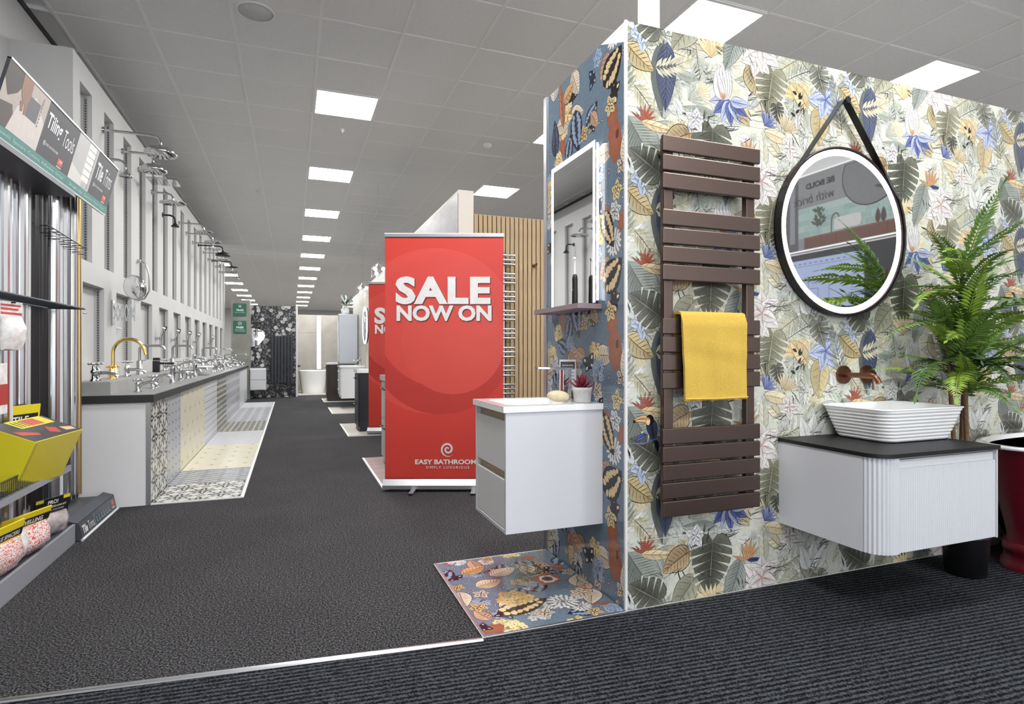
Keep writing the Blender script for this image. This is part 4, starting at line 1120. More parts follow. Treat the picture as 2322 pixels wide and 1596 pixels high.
# ------------------------------------------------------------------ tap counter: worktop, riser, patterned tiles
Xc, Yc0, Yc1 = -.92, 4.71, 14.3
og = (Xc, Yc0, 0)
ct = thing('tap_counter', 'long counter with patterned tile front and dark worktop under the shower wall', 'counter', og)
MB().box(XF + .001, Xc - .012, Yc0 + .012, Yc1, 0, .719).build('base', M_satin, ct, og)
MB().box(XF, Xc - .03, Yc0, Yc0 + .012, 0, .719).build('end_panel', mat('panel_white', S(238, 238, 240), .3), ct, og, .001)
MB().box(Xc - .03, Xc - .001, Yc0 - .002, Yc0 + .012, 0, .719).build('corner_trim', M_alu, ct, og)
M_top = mat('worktop_slate', S(142, 144, 144), .35, noise=.12, nscale=6)
M_topedge = mat('worktop_edge', S(40, 41, 44), .45)
MB().box(XF, Xc + .02, Yc0 - .02, Yc1, .719, .772).build('worktop', M_topedge, ct, og, .002)
MB().box(XF, Xc + .018, Yc0 - .018, Yc1, .7715, .775).build('worktop_surface', M_top, ct, og)
M_rise = mat('riser_concrete', S(156, 156, 154), .6, noise=.08, nscale=8)
for k in range(12):
    ya = Yc0 + k * .8; yb = min(Yc1, ya + .798)
    MB().box(XF, -1.16, ya, yb, .775, .865).build('riser_slab', M_rise, ct, og, .001)
# patterns, each a 0.3 m tile
def pat(kind):
    A = Art(.3, .3, 1); K = S(34, 34, 36); W = S(226, 226, 222)
    if kind == 0:      # black and white star and petals
        for cx_, cy_ in ((0, 0), (.3, 0), (0, .3), (.3, .3), (.15, .15)):
            for k in range(8):
                a = k * pi / 4 + (0 if (cx_, cy_) != (.15, .15) else 0)
                A.leaf(cx_ + .012 * cos(a), cy_ + .012 * sin(a), a, .095, .019 if k % 2 else .026, K, K, 0, 0, K, 0, 1, .8, n=6)
                A.leaf(cx_ + .03 * cos(a), cy_ + .03 * sin(a), a, .05, .008, W, W, 0, 0, W, 0, 1, .8, n=4)
        for cx_, cy_ in ((.15, 0), (0, .15), (.3, .15), (.15, .3)):
            for k in range(6): A.blob(cx_ + .028 * cos(k * pi / 3), cy_ + .028 * sin(k * pi / 3), .011, .011, K, None, 8, 0)
            A.blob(cx_, cy_, .012, .012, S(120, 120, 120), None, 8, 0)
        base = S(206, 206, 200)
    elif kind == 1:    # diagonal lattice with diamonds
        A.new()
        for k in range(-4, 8):
            A.stroke([(k * .075, 0), (k * .075 + .3, .3)], .004, S(120, 126, 134), False); A.stroke([(k * .075, 0), (k * .075 - .3, .3)], .004, S(150, 154, 160), False)
        for i in range(2):
            for j in range(4): A.leaf(.075 + .15 * i - .02, .0375 + .075 * j, 0, .04, .009, S(52, 56, 66), S(52, 56, 66), 0, 0, S(52, 56, 66), 0, 1, 1, n=4)
        base = S(190, 193, 196)
    elif kind == 2:    # cream with small crossed sprigs
        for cx_, cy_ in ((.075, .075), (.225, .225)):
            for k in range(4): A.leaf(cx_, cy_, k * pi / 2, .036, .005, S(70, 68, 60), S(90, 88, 78), 0, 0, S(60, 60, 52), 0, 1, .9, n=4)
        base = S(216, 212, 190)
    elif kind == 3:    # white with dotted lines
        for j in range(4):
            A.new(); A.stroke([(0, .0375 + .075 * j), (.3, .0375 + .075 * j)], .0022, S(110, 112, 120), False)
            for i in range(8): A.blob(.02 + .0375 * i, .0375 + .075 * j, .008, .006, S(60, 62, 70), None, 6, 0)
        base = S(206, 208, 212)
    elif kind == 4:    # dark basket weave
        for i in range(4):
            for j in range(4):
                A.leaf(.0375 + .075 * i - .034, .0375 + .075 * j, 0, .068, .024, S(62, 62, 56), S(84, 84, 76), 0, 3, S(24, 24, 22), .002, 1, .9, n=5)
        A.new()
        for k in (0, .15): A.stroke([(k, 0), (k, .3)], .003, W, False); A.stroke([(0, k), (.3, k)], .003, W, False)
        base = S(172, 172, 164)
    elif kind == 5:    # grey ornament
        for i in range(2):
            for j in range(2):
                x, y = .075 + .15 * i, .075 + .15 * j
                for k in range(8): A.leaf(x + .01 * cos(k * pi / 4), y + .01 * sin(k * pi / 4), k * pi / 4, .06, .011, S(96, 98, 106), S(120, 122, 130), 0, 0, S(80, 80, 90), 0, 1, .8, n=4)
                A.blob(x, y, .016, .016, S(214, 214, 216), None, 10, 0)
        A.new()
        for k in (0, .15): A.stroke([(k, 0), (k, .3)], .003, S(150, 152, 158), False); A.stroke([(0, k), (.3, k)], .003, S(150, 152, 158), False)
        base = S(196, 198, 202)
    else:              # pale veined
        A.new()
        for k in range(5): A.stroke(A.path(A.R.uniform(0, .3), 0, 1.2 + A.R.uniform(-.4, .4), .35, .5, 6), .0025, S(176, 178, 182))
        base = S(206, 208, 210)
    me = {}
    for nm, h in (('full', .2985), ('top', .119)):
        me[nm] = tile_mesh('patterned_tile', rect(0, 0, .2985, h), A, rect(0, 0, .2985, h), base, .008, M_psemi)
    return me
PATS = [pat(k) for k in range(7)]
def section(y): return 0 if y < 5.28 else 1 if y < 5.88 else 2 if y < 7.38 else 3 if y < 8.58 else 4 if y < 9.78 else 5 if y < 12.1 else 6
nt_ = int((Yc1 - Yc0) / .3)
for k in range(nt_):
    ya = Yc0 + .3 * k; P = PATS[section(ya + .15)]
    for z0, key in ((.001, 'full'), (.301, 'full'), (.6, 'top')):
        place('tile', P[key], ct, frame((Xc - .012 - og[0], ya + .001 - og[1], z0), (0, 1, 0), (0, 0, 1), (1, 0, 0)))
# strip of the same tiles laid on the floor along the counter
fs_ = thing('floor_tile_strip', 'strip of patterned tiles with white edging laid on the carpet along the counter', 'tile strip', (Xc, Yc0, 0))
nf_ = int((13.6 - Yc0) / .3)
for k in range(nf_):
    ya = .3 * k
    for j in range(2):
        if j == 1: m_ = PATS[section(Yc0 + ya + .15)]['full']
        else: m_ = PATS[section(Yc0 + ya + .15)]['full']
        place('tile', m_, fs_, frame((.002 + j * .2845, ya + .006, 0), (.95, 0, 0), (0, 1, 0), (0, 0, 1)))
MB().box(.57, .592, 0, .3 * nf_ + .01, 0, .011).build('edge_trim', M_white, fs_, bevel=.002); MB().box(0, .592, -.012, .004, 0, .011).build('edge_trim', M_white, fs_, bevel=.002)

# ------------------------------------------------------------------ taps (origin at the base, spout towards +x)
def cross(mb, x, y, z, r=.028):
    mb.cyl((x - r, y, z), (x + r, y, z), .0055, None, 8); mb.cyl((x, y - r, z), (x, y + r, z), .0055, None, 8); mb.ball((x, y, z), .011, 8)
    for a in ((r, 0), (-r, 0), (0, r), (0, -r)): mb.ball((x + a[0], y + a[1], z), .0085, 8)
TAPS = {}
def tap(kind, m):
    key = (kind, m.name)
    if key in TAPS: return copy_tree(TAPS[key])
    t = thing(kind, 'x', 'tap')
    if kind == 'bath_filler':
        for y in (-.045, .045):
            MB().lathe([(.022, 0), (.024, .008), (.014, .02), (.012, .05), (.02, .062), (.02, .074), (.011, .085), (.009, .11)], 12, o=(0, y, 0)).build('pillar', m, t)
            b = MB(); cross(b, 0, y, .122); b.build('cross_handle', m, t)
        MB().tube([(0, -.045, .05), (0, 0, .056), (0, .045, .05)], .014, 8).build('bridge', m, t)
        MB().tube([(0, 0, .056), (.06, 0, .06), (.11, 0, .05), (.13, 0, .03)], .012, 8).build('spout', m, t)
    elif kind == 'arched_mixer':
        MB().lathe([(.03, 0), (.03, .008), (.024, .012), (.024, .095), (.02, .1)], 16).build('body', m, t)
        MB().tube([(0, 0, .09), (0, 0, .18)] + [(.105 - .105 * cos(a), 0, .2 + .105 * sin(a)) for a in [pi * k / 10 * .93 for k in range(11)]] + [(.218, 0, .185)], .0125, 12).build('spout', m, t)
        for y in (-.05, .05):
            MB().lathe([(.024, 0), (.024, .006), (.017, .01), (.017, .07), (.012, .075), (.012, .085)], 12, o=(0, y, 0)).build('valve', m, t)
            b = MB(); cross(b, 0, y, .093, .025); b.build('cross_handle', m, t)
    elif kind == 'angled_mixer':
        MB().lathe([(.03, 0), (.03, .006), (.025, .01), (.025, .12), (.022, .126)], 16).build('body', m, t)
        MB().tube([(0, 0, .12), (0, 0, .235), (.012, 0, .256), (.035, 0, .262), (.16, 0, .262), (.185, 0, .254), (.2, 0, .228)], .011, 10).build('spout', m, t)
        MB().box(-.012, .05, -.008, .008, .126, .134).build('lever', m, t)
    elif kind == 'square_mixer':
        MB().box(-.028, .028, -.028, .028, 0, .11).build('body', m, t, bevel=.003); MB().box(.02, .15, -.02, .02, .075, .095).build('spout', m, t, bevel=.002); MB().box(-.026, .03, -.024, .024, .114, .14).build('lever', m, t, bevel=.003)
    elif kind == 'pillar_mixer':
        MB().lathe([(.028, 0), (.028, .005), (.023, .01), (.023, .13), (.024, .132), (.024, .15), (.018, .154)], 16).build('body', m, t)
        MB().tube([(.015, 0, .1), (.1, 0, .1), (.125, 0, .095), (.132, 0, .075)], .011, 10).build('spout', m, t); MB().box(-.01, .07, -.008, .008, .154, .162).build('lever', m, t)
    elif kind == 'swan_tap':
        MB().lathe([(.024, 0), (.026, .006), (.016, .018), (.015, .05), (.02, .058), (.012, .07)], 12).build('body', m, t)
        MB().tube([(0, 0, .04), (.03, 0, .06), (.07, 0, .07), (.105, 0, .062), (.125, 0, .04)], [.013, .012, .011, .01, .01], 10).build('spout', m, t)
        b = MB(); cross(b, 0, 0, .085, .024); b.build('cross_handle', m, t)
    elif kind == 'bridge_mixer':
        for y in (-.06, .06):
            MB().lathe([(.022, 0), (.022, .006), (.014, .01), (.014, .05), (.018, .055), (.018, .07), (.009, .076)], 12, o=(0, y, 0)).build('pillar', m, t); b = MB(); cross(b, 0, y, .088, .022); b.build('cross_handle', m, t)
        MB().cyl((0, -.06, .04), (0, .06, .04), .011, None, 10).build('bridge', m, t); MB().tube([(0, 0, .04), (.02, 0, .08), (.06, 0, .1), (.1, 0, .09), (.115, 0, .065)], .011, 10).build('spout', m, t)
    elif kind == 'lever_mixer':
        MB().lathe([(.027, 0), (.027, .005), (.021, .01), (.019, .09), (.021, .1), (.012, .112)], 14).build('body', m, t); MB().tube([(.01, 0, .075), (.06, 0, .082), (.1, 0, .07)], [.014, .012, .011], 10).build('spout', m, t); MB().tube([(0, 0, .108), (.06, 0, .125)], [.007, .005], 8).build('lever', m, t)
    TAPS[key] = t
    return t
ZR, ZW = .865, .775
TL = [  # kind, material, x, y, level, yaw, scale, label
    ('bath_filler', M_chrome, -1.28, 4.84, ZR, 0, 1, 'chrome cross-handle bath filler on the riser, nearest the tile trim rack'),
    ('arched_mixer', M_gold, -1.28, 5.26, ZR, 0, 1, 'tall gold arched mixer tap on the counter riser'),
    ('swan_tap', M_chrome, -1.06, 5.0, ZW, 0, 1.05, 'small chrome pillar tap at the near corner of the counter'),
    ('bridge_mixer', M_chrome, -1.05, 5.5, ZW, 0, 1.1, 'chrome bridge mixer with curved spout on the counter edge behind the small pillar tap'),
    ('bath_filler', M_chrome, -1.28, 5.68, ZR, .1, 1, 'chrome cross-handle bath filler just behind the gold arched mixer'),
    ('angled_mixer', M_steel, -1.28, 6.1, ZR, 0, 1, 'brushed steel mixer with square-bent high spout on the riser'),
    ('pillar_mixer', M_steel, -1.07, 6.4, ZW, 0, 1, 'brushed steel cylinder mixer with low spout on the counter edge'),
    ('square_mixer', M_black, -1.28, 6.8, ZR, 0, 1.05, 'matt black square mixer tap on the riser'),
    ('lever_mixer', M_chrome, -1.08, 6.9, ZW, .2, 1.1, 'chrome lever mixer on the counter edge, in front of the black square mixer'),
]
kinds = [('bath_filler', 'cross-handle bath filler'), ('pillar_mixer', 'cylinder mixer tap'), ('bridge_mixer', 'bridge mixer tap'), ('lever_mixer', 'lever mixer tap'), ('swan_tap', 'pillar tap'), ('angled_mixer', 'high-spout mixer tap')]
R = random.Random(9); y = 7.25; i = 0
while y < 14.0:
    for x, zz, row in ((-1.28, ZR, 'riser row'), (-1.07, ZW, 'counter edge row')):
        if zz == ZW and 8.0 < y < 8.8: continue
        k = kinds[(i * 5 + (0 if zz == ZR else 2)) % 6]; nm = M_chrome if R.random() < .8 else M_steel
        TL.append((k[0], nm, x, y + (.15 if zz == ZW else 0), zz, R.uniform(-.2, .2), R.uniform(.95, 1.15), 'chrome %s beyond the black square mixer, %s in the %s' % (k[1], ordn(i), row) if nm is M_chrome else 'brushed steel %s beyond the black square mixer, %s in the %s' % (k[1], ordn(i), row)))
    y += .4; i += 1
for kind, m, x, y, z, rz, sc, lab in TL:
    o = tap(kind, m); o.location = (x, y, z); o.rotation_euler = (0, 0, rz); o.scale = (sc, sc, sc); tag(o, lab, 'tap', 'taps displayed on the counter')
mb = MB().lathe([(.07, 0), (.09, .004), (.135, .1), (.14, .115), (.134, .115), (.12, .09), (.06, .03), (0, .028)], 28)
o = mb.build('counter_bowl', M_cer); o.location = (-1.07, 8.4, ZW); tag(o, 'small white round basin among the taps on the counter', 'basin')

# ------------------------------------------------------------------ showers on the slotted wall (origin on the wall face, arm towards +x)
def shower(kind, m, L, r, key, drop=.07):
    if key in TAPS: return copy_tree(TAPS[key])
    t = thing('overhead_shower', 'x', 'shower')
    MB().cyl((-.0005, 0, 0), (.012, 0, 0), .028, .026, 18).build('wall_flange', m, t)
    MB().tube([(.01, 0, 0), (L - .05, 0, -.0), (L - .018, 0, -.012), (L - .004, 0, -.035), (L, 0, -drop)], .0105, 10).build('arm', m, t)
    z = -drop
    if kind == 'dome': prof = [(.012, z), (.02, z - .012), (.03, z - .022), (r * .75, z - .035), (r * .97, z - .055), (r, z - .075), (r * .97, z - .085), (.001, z - .082)]
    elif kind == 'bell': prof = [(.01, z), (.014, z - .02), (r * .6, z - .035), (r, z - .055), (r * .95, z - .06), (.001, z - .058)]
    else: prof = [(.012, z), (.016, z - .015), (.018, z - .022), (r * .98, z - .026), (r, z - .03), (r * .98, z - .036), (.001, z - .036)]
    if kind == 'square': MB().cyl((L, 0, z), (L, 0, z - .02), .012).box(L - r, L + r, -r, r, z - .032, z - .02).build('head', m, t, bevel=.002)
    else: MB().lathe(prof, 28, o=(L, 0, 0), caps=False).build('head', m, t)
    n = MB(); zz = {'dome': z - .083, 'bell': z - .0585}.get(kind, z - .036)
    if kind == 'square': zz = z - .032
    for i in range(-3, 4):
        for j in range(-3, 4):
            if math.hypot(i, j) < 3.4: n.cyl((L + i * r * .25, j * r * .25, zz), (L + i * r * .25, j * r * .25, zz - .003), .0022, None, 5)
    tag(n.build('nozzles', M_black, t), kind='stuff')
    TAPS[key] = t
    return t
SH = [('dome', M_chrome, .4, .12, 5.47, 2.83, 'large chrome domed shower head on a long arm, nearest the tiling tools sign'),
      ('bell', M_chrome, .16, .05, 5.46, 2.6, 'small chrome bell shower head below the large domed one'),
      ('dome', M_chrome, .24, .11, 6.03, 2.84, 'chrome domed shower head just behind the largest domed one'),
      ('square', M_chrome, .22, .13, 6.62, 2.85, 'square flat chrome shower head behind the two domed ones'),
      ('flat', M_chrome, .2, .13, 7.2, 2.78, 'wide flat round chrome shower head on a short bent arm'),
      ('bell', M_black, .13, .045, 7.76, 2.66, 'small black bell shower head low on the slotted wall')]
nn_ = 0
for k in range(6, 16):
    typ = ('flat', 'flat', 'square', 'dome', 'flat', 'bell', 'flat', 'square', 'flat', 'bell')[k - 6]
    m_ = M_black if k in (9, 12) else M_chrome
    SH.append((typ, m_, (.3, .34, .28, .36, .3, .2, .34, .3, .34, .3)[k - 6], .05 if typ == 'bell' else .11, 4.94 + .572 * k + .42, 2.78 - .03 * (k % 3), '%s %s shower head, %s along the slotted wall past the low black bell' % ('black' if m_ is M_black else 'chrome', {'flat': 'flat round', 'square': 'square', 'dome': 'domed', 'bell': 'small bell'}[typ], ordn(nn_))))
    nn_ += 1
for typ, m_, L, r, y, z, lab in SH:
    o = shower(typ, m_, L, r, (typ, m_.name, L, r)); o.location = (XF, y, z); tag(o, lab, 'shower', 'shower heads on the slotted wall')
# hand showers low on some posts
R = random.Random(3)
HS = [(6.55, 1.95, M_steel, 'brushed steel hose loop hanging on the slotted wall above the round shaving mirror')]
t = thing('shower_hose', HS[0][3], 'shower hose', (XF, 6.58, 1.95))
MB().cyl((0, 0, 0), (.03, 0, 0), .018).build('wall_elbow', M_chrome, t); MB().tube([(.03, 0, 0), (.07, .0, -.02), (.1, 0, -.12), (.1, 0, -.28), (.06, 0, -.36), (.005, 0, -.38)], .008, 8).build('hose', M_steel, t)
for y, k in ((7.4, 0), (8.27, 1), (9.13, 2), (9.99, 3), (11.7, 4)):
    t = thing('hand_shower', '%s hand shower on the lower posts of the slotted wall, %s from the shaving mirror' % ('chrome', ordn(k)), 'hand shower', (XF, y, 1.22), 0, 'hand showers')
    MB().cyl((0, 0, 0), (.04, 0, 0), .016).build('holder', M_chrome, t); MB().tube([(.04, 0, -.1), (.05, 0, .02), (.075, 0, .1)], [.009, .011, .012], 10).build('handle', M_chrome, t); MB().cyl((.07, 0, .115), (.1, 0, .105), .035, .03, 18).build('head', M_chrome, t)
# magnifying mirror on scissor arm
t = thing('shaving_mirror', 'round chrome shaving mirror on a scissor arm over the gold tap', 'mirror', (XF, 5.72, 1.4))
MB().box(0, .015, -.02, .02, -.1, .1).build('wall_plate', M_chrome, t, bevel=.002)
mb = MB()
for k in range(5):
    xa, xb = .015 + k * .03, .045 + k * .03
    for z0, z1 in ((-.07, .07), (.07, -.07)): mb.cyl((xa, 0, z0), (xb, 0, z1), .004, None, 6)
mb.build('scissor_arm', M_chrome, t)
MB().cyl((.165, 0, -.07), (.165, 0, .12), .005).build('pivot_rod', M_chrome, t)
Mm = Matrix.Translation((.175, -.03, .21)) @ Matrix.Rotation(radians(-28), 4, 'Z') @ Matrix.Rotation(radians(12), 4, 'X')
MB().lathe([(.1, 0), (.106, .006), (.1, .012)], 32, M=Mm @ Matrix.Rotation(pi / 2, 4, 'X')).build('rim', M_chrome, t); MB().lathe([(.094, .013), (.094, .0135), (.0, .0136)], 32, M=Mm @ Matrix.Rotation(pi / 2, 4, 'X')).build('mirror_glass', M_mirror, t)
# glass shelf rails and robe hooks inside the niches
for k, (y, z) in enumerate(((5.1, 1.36), (6.05, 1.28))):
    t = thing('towel_hook_rail', 'small chrome hook rail in a niche %s' % ('beside the trim rack' if k == 0 else 'behind the gold tap'), 'hook rail', (XB + .001, y, z), 0)
    MB().cyl((0, -.08, 0), (.03, -.08, 0), .008).build('post', M_chrome, t); MB().cyl((0, .08, 0), (.03, .08, 0), .008).build('post', M_chrome, t); MB().cyl((.03, -.1, 0), (.03, .1, 0), .006).build('rail', M_chrome, t)

# ------------------------------------------------------------------ tiling tools rack on the left
og = (-1.4, 3.4, 0)
rk = thing('tool_rack', 'grey retail rack for tile trims and tiling tools at the left edge', 'rack', og)
M_rack = mat('rack_grey', S(150, 153, 160), .4, .2); M_rackd = mat('rack_dark', S(66, 70, 78), .45)
MB().box(-1.72, -1.45, 2.0, 4.66, 0, .1).box(-1.45, -1.15, 2.0, 3.93, 0, .1).box(-1.45, -1.2, 3.93, 4.66, 0, .1).build('plinth', M_rackd, rk, og)
MB().box(-1.745, -1.7, 2.0, 4.66, 0, 2.3).build('back_panel', mat('rack_back', S(40, 40, 44), .6), rk, og)
for y in (2.02, 3.3): MB().box(-1.7, -1.68, y, y + .03, .1, 2.3).build('upright', M_rackd, rk, og)
MB().box(-1.15, -1.135, 2.0, 3.93, .0, .105).build('base_lip', M_rack, rk, og, .002)
# sloping ticket edge of the trim section
mb = MB().add([(-1.2, 3.94, .02), (-1.11, 3.94, .0), (-1.2, 4.66, .02), (-1.11, 4.66, .0), (-1.19, 3.94, .125), (-1.13, 3.94, .105), (-1.19, 4.66, .125), (-1.13, 4.66, .105)], [(0, 1, 3, 2), (4, 6, 7, 5), (0, 4, 5, 1), (2, 3, 7, 6), (0, 2, 6, 4), (1, 5, 7, 3)])
mb.build('trim_tray', M_rackd, rk, og)
tk = MB(); Tm = frame((-1.1185, 3.95, .052), (0, 1, 0), (-.19, 0, .98), (.98, 0, .19))
tk.prism(rect(0, -.043, .69, .047), 0, .003, S(64, 68, 76), M=Tm)
tk.text('Tile', Tm @ Matrix.Translation((.075, 0, .0035)), w=.085, h=.05, col=S(232, 232, 232), bold=.03); tk.text('Trims', Tm @ Matrix.Translation((.185, 0, .0035)), w=.105, h=.05, col=S(232, 232, 232), bold=-.005)
tk.prism(rect(.255, -.036, .258, .04), .003, .0035, S(190, 190, 190), M=Tm)
for k in range(6):
    x = .29 + k * .048; tk.prism(rect(x, -.02, x + .03, -.016), .003, .0036, S(150, 186, 180), M=Tm); tk.prism(rect(x, -.016, x + .004, .012), .003, .0036, S(150, 186, 180), M=Tm)
tk.prism(rect(.61, .0, .66, .03), .003, .0036, S(204, 92, 74), M=Tm); tk.prism(rect(.61, -.02, .66, -.012), .003, .0036, S(214, 214, 214), M=Tm)
tk.build('ticket_strip', M_psemi, rk, og)
MB().cyl((-1.105, 3.94, .008), (-1.105, 4.66, .008), .008).build('ticket_channel', mat('clear_plastic', S(214, 218, 222), .15), rk, og)
# wire shelf and wire basket shelf
def wire_shelf(y0, y1, x0, x1, z, lip=False):
    mb = MB(); mb.cyl((x1, y0, z), (x1, y1, z), .005, None, 6); mb.cyl((x0, y0, z), (x0, y1, z), .005, None, 6); mb.cyl((x0, y1, z), (x1, y1, z), .005, None, 6)
    k = y0
    while k < y1: mb.cyl((x0, k, z + .004), (x1, k, z + .004), .0022, None, 5); k += .04
    if lip:
        mb.cyl((x1, y0, z + .07), (x1, y1, z + .07), .004, None, 6); k = y0
        while k < y1: mb.cyl((x1, k, z), (x1, k, z + .07), .002, None, 5); k += .018
    return mb
wire_shelf(2.4, 4.05, -1.3, -1.125, 1.32).build('wire_shelf', M_wire, rk, og)
wire_shelf(2.2, 3.82, -1.35, -1.13, .455, True).build('wire_shelf', M_wire, rk, og)
MB().box(-1.135, -1.122, 2.2, 3.82, .425, .455).build('shelf_edge', M_rack, rk, og)
MB().box(-1.66, -1.128, 2.4, 3.9, 1.93, 1.955).build('top_shelf', M_rackd, rk, og)
mb = MB()
for k in range(9):
    for zz in (1.78, 1.74): mb.cyl((-1.4, 4.0 + k * .07, zz - .004 * k), (-1.27, 4.0 + k * .07, zz - .004 * k), .0025, None, 5)
for xx in (-1.27, -1.33): mb.cyl((xx, 3.9, 1.78), (xx, 4.62, 1.75), .003, None, 5)
mb.build('wire_divider', M_black, rk, og)
# header signs
def header(name, y0, y1, label, draw):
    t = thing(name, label, 'sign', (-1.14, (y0 + y1) / 2, 1.994))
    nz = Vector((.312, 0, -.079)).normalized(); up = Vector((.079, 0, .312)).normalized()
    Mh = frame((-.039, -(y1 - y0) / 2, 0), (0, 1, 0), up, nz); W = y1 - y0; Hh = .322
    MB().prism(rect(0, 0, W, Hh), -.012, 0, M=Mh).build('board', M_rackd, t)
    a = MB(); a.prism(rect(0, .052, W, Hh), 0, .001, S(50, 53, 60), M=Mh); a.prism(rect(0, 0, W, .052), 0, .001, S(66, 128, 122), M=Mh)
    draw(a, Mh, W, Hh); a.build('print', M_print, t)
    e = MB(); e.prism(rect(0, Hh - .005, W, Hh + .004), -.014, .004, M=Mh); e.prism(rect(0, -.004, W, .003), -.014, .004, M=Mh); e.build('edge_rail', M_alu, t)
    return t
def small(a, Mh, x, red=True):
    a.text('EASY BATHROOMS', Mh @ Matrix.Translation((x, .12, .0016)), w=.16, h=.014, col=S(190, 192, 196), bold=.015)
    a.prism([(x - .1 + .014 * cos(q), .12 + .014 * sin(q)) for q in [2 * pi * k / 14 for k in range(14)]], .001, .0016, S(150, 154, 160), M=Mh)
    a.prism(rect(x + .10, .07, x + .165, .105), .001, .0016, S(198, 84, 66), M=Mh); a.text('TRADE', Mh @ Matrix.Translation((x + .14, .092, .002)), w=.04, h=.01, col=S(232, 220, 214), bold=.02)
    a.prism(rect(x + .1, .058, x + .165, .064), .001, .0016, S(200, 200, 200), M=Mh)
def draw1(a, Mh, W, Hh):
    a.prism(rect(0, .052, .44, Hh), .001, .0014, S(168, 160, 152), M=Mh); a.prism([(0, .052), (.2, .052), (.12, .16), (0, .14)], .0014, .0016, S(74, 66, 60), M=Mh)
    a.prism([(.12, .052), (.44, .052), (.44, .19), (.3, .27), (.16, .17)], .0014, .0018, S(198, 192, 186), M=Mh)
    a.prism([(0, .24), (.06, .18), (.13, .22), (.2, .322), (0, .322)], .0014, .002, S(58, 52, 50), M=Mh)
    a.prism([(.14, .322), (.15, .25), (.19, .2), (.235, .2), (.25, .25), (.24, .322)], .0018, .0024, S(138, 102, 88), M=Mh); a.prism([(.17, .2), (.19, .16), (.21, .165), (.2, .21)], .002, .0026, S(130, 94, 80), M=Mh); a.prism([(.21, .2), (.225, .155), (.245, .165), (.24, .215)], .002, .0026, S(134, 98, 84), M=Mh)
    a.prism(rect(.24, .16, .36, .255), .0018, .0022, S(90, 90, 92), M=Mh)
    for k in range(8): a.prism([(.37 + 0, .15 + .018 * k), (.385, .159 + .018 * k), (.37, .168 + .018 * k)], .0018, .0022, S(120, 120, 122), M=Mh)
    a.text('Tiling', Mh @ Matrix.Translation((.56, .22, .0018)), w=.19, h=.1, col=S(236, 236, 236), bold=.018); a.text('Tools', Mh @ Matrix.Translation((.765, .215, .0018)), w=.16, h=.085, col=S(232, 232, 232), bold=-.005)
    small(a, Mh, .6)
    a.text('Trowels, Spacers, Cutters, Adhesive, Grout', Mh @ Matrix.Translation((W / 2, .026, .0016)), w=W * .9, h=.02, col=S(176, 206, 200), bold=0)
def draw2(a, Mh, W, Hh):
    a.prism(rect(0, .052, .34, Hh), .001, .0014, S(178, 178, 178), M=Mh); a.prism([(.0, .052), (.2, .052), (.2, .1), (0, .14)], .0014, .0016, S(204, 202, 198), M=Mh)
    for k in range(6): a.prism(rect(.18, .09 + .038 * k, .3, .12 + .038 * k), .0014, .0018, S(226, 226, 224), M=Mh)
    a.prism(rect(.30, .06, .31, Hh - .01), .0014, .0018, S(120, 120, 122), M=Mh)
    a.text('Tile', Mh @ Matrix.Translation((.44, .21, .0018)), w=.13, h=.1, col=S(236, 236, 236), bold=.018); a.text('Trims', Mh @ Matrix.Translation((.61, .21, .0018)), w=.16, h=.1, col=S(232, 232, 232), bold=-.005)
    small(a, Mh, .5)
    a.text('Straight edge, Quadrant, Metal, Plastic', Mh @ Matrix.Translation((W / 2, .026, .0016)), w=W * .85, h=.02, col=S(176, 206, 200))
header('header_sign', 3.03, 3.9, 'grey header sign reading Tiling Tools with a hand spreading adhesive', draw1)
header('header_sign', 3.902, 4.65, 'grey header sign reading Tile Trims with a panelled room photo', draw2)
# vertical trims
M_tr = {'silver': mat('trim_silver', (.75, .76, .78), .18, 1.0), 'white': mat('trim_white', S(206, 210, 214), .35), 'black': mat('trim_black', S(28, 28, 32), .35), 'grey': mat('trim_grey', (.32, .33, .35), .3, 1.0), 'gold': mat('trim_gold', (.55, .4, .18), .3, 1.0)}
def trim_mesh(key):
    L = [(0, 0), (.004, 0), (.004, .018), (.016, .022), (.022, .03), (.018, .032), (0, .022)]
    return MB().prism(L, 0, 1, M=None).mesh('tile_trim', M_tr[key])
TM = {k: trim_mesh(k) for k in M_tr}
R = random.Random(12); y = 3.34; k = 0
while y < 4.62:
    q = 'gold' if y > 4.53 else R.choice(['silver', 'grey', 'silver', 'white']) if y > 4.12 else 'black' if y > 3.86 else R.choice(['silver', 'white', 'silver', 'white', 'grey'])
    o = bpy.data.objects.new('tile_trim', TM[q]); C.objects.link(o)
    x = -1.335 + R.uniform(-.018, .022)
    o.location = (x, y, .125 if y > 3.93 else .1); o.scale = (1.2, 1.1, 2.14); o.rotation_euler = (0, R.uniform(-.003, .003), R.uniform(-.1, .5))
    w = {'silver': 'shiny silver', 'white': 'white', 'black': 'black', 'grey': 'dull grey', 'gold': 'gold'}[q]
    tag(o, '%s tile trim length standing upright in the %s' % (w, 'rack beside the counter' if y > 4.3 else 'rack behind the yellow box'), 'tile trim', '%s tile trims, %s' % (w, 'counter end' if y > 4.3 else 'tool end'))
    y += R.uniform(.03, .042) if q != 'gold' else .032; k += 1
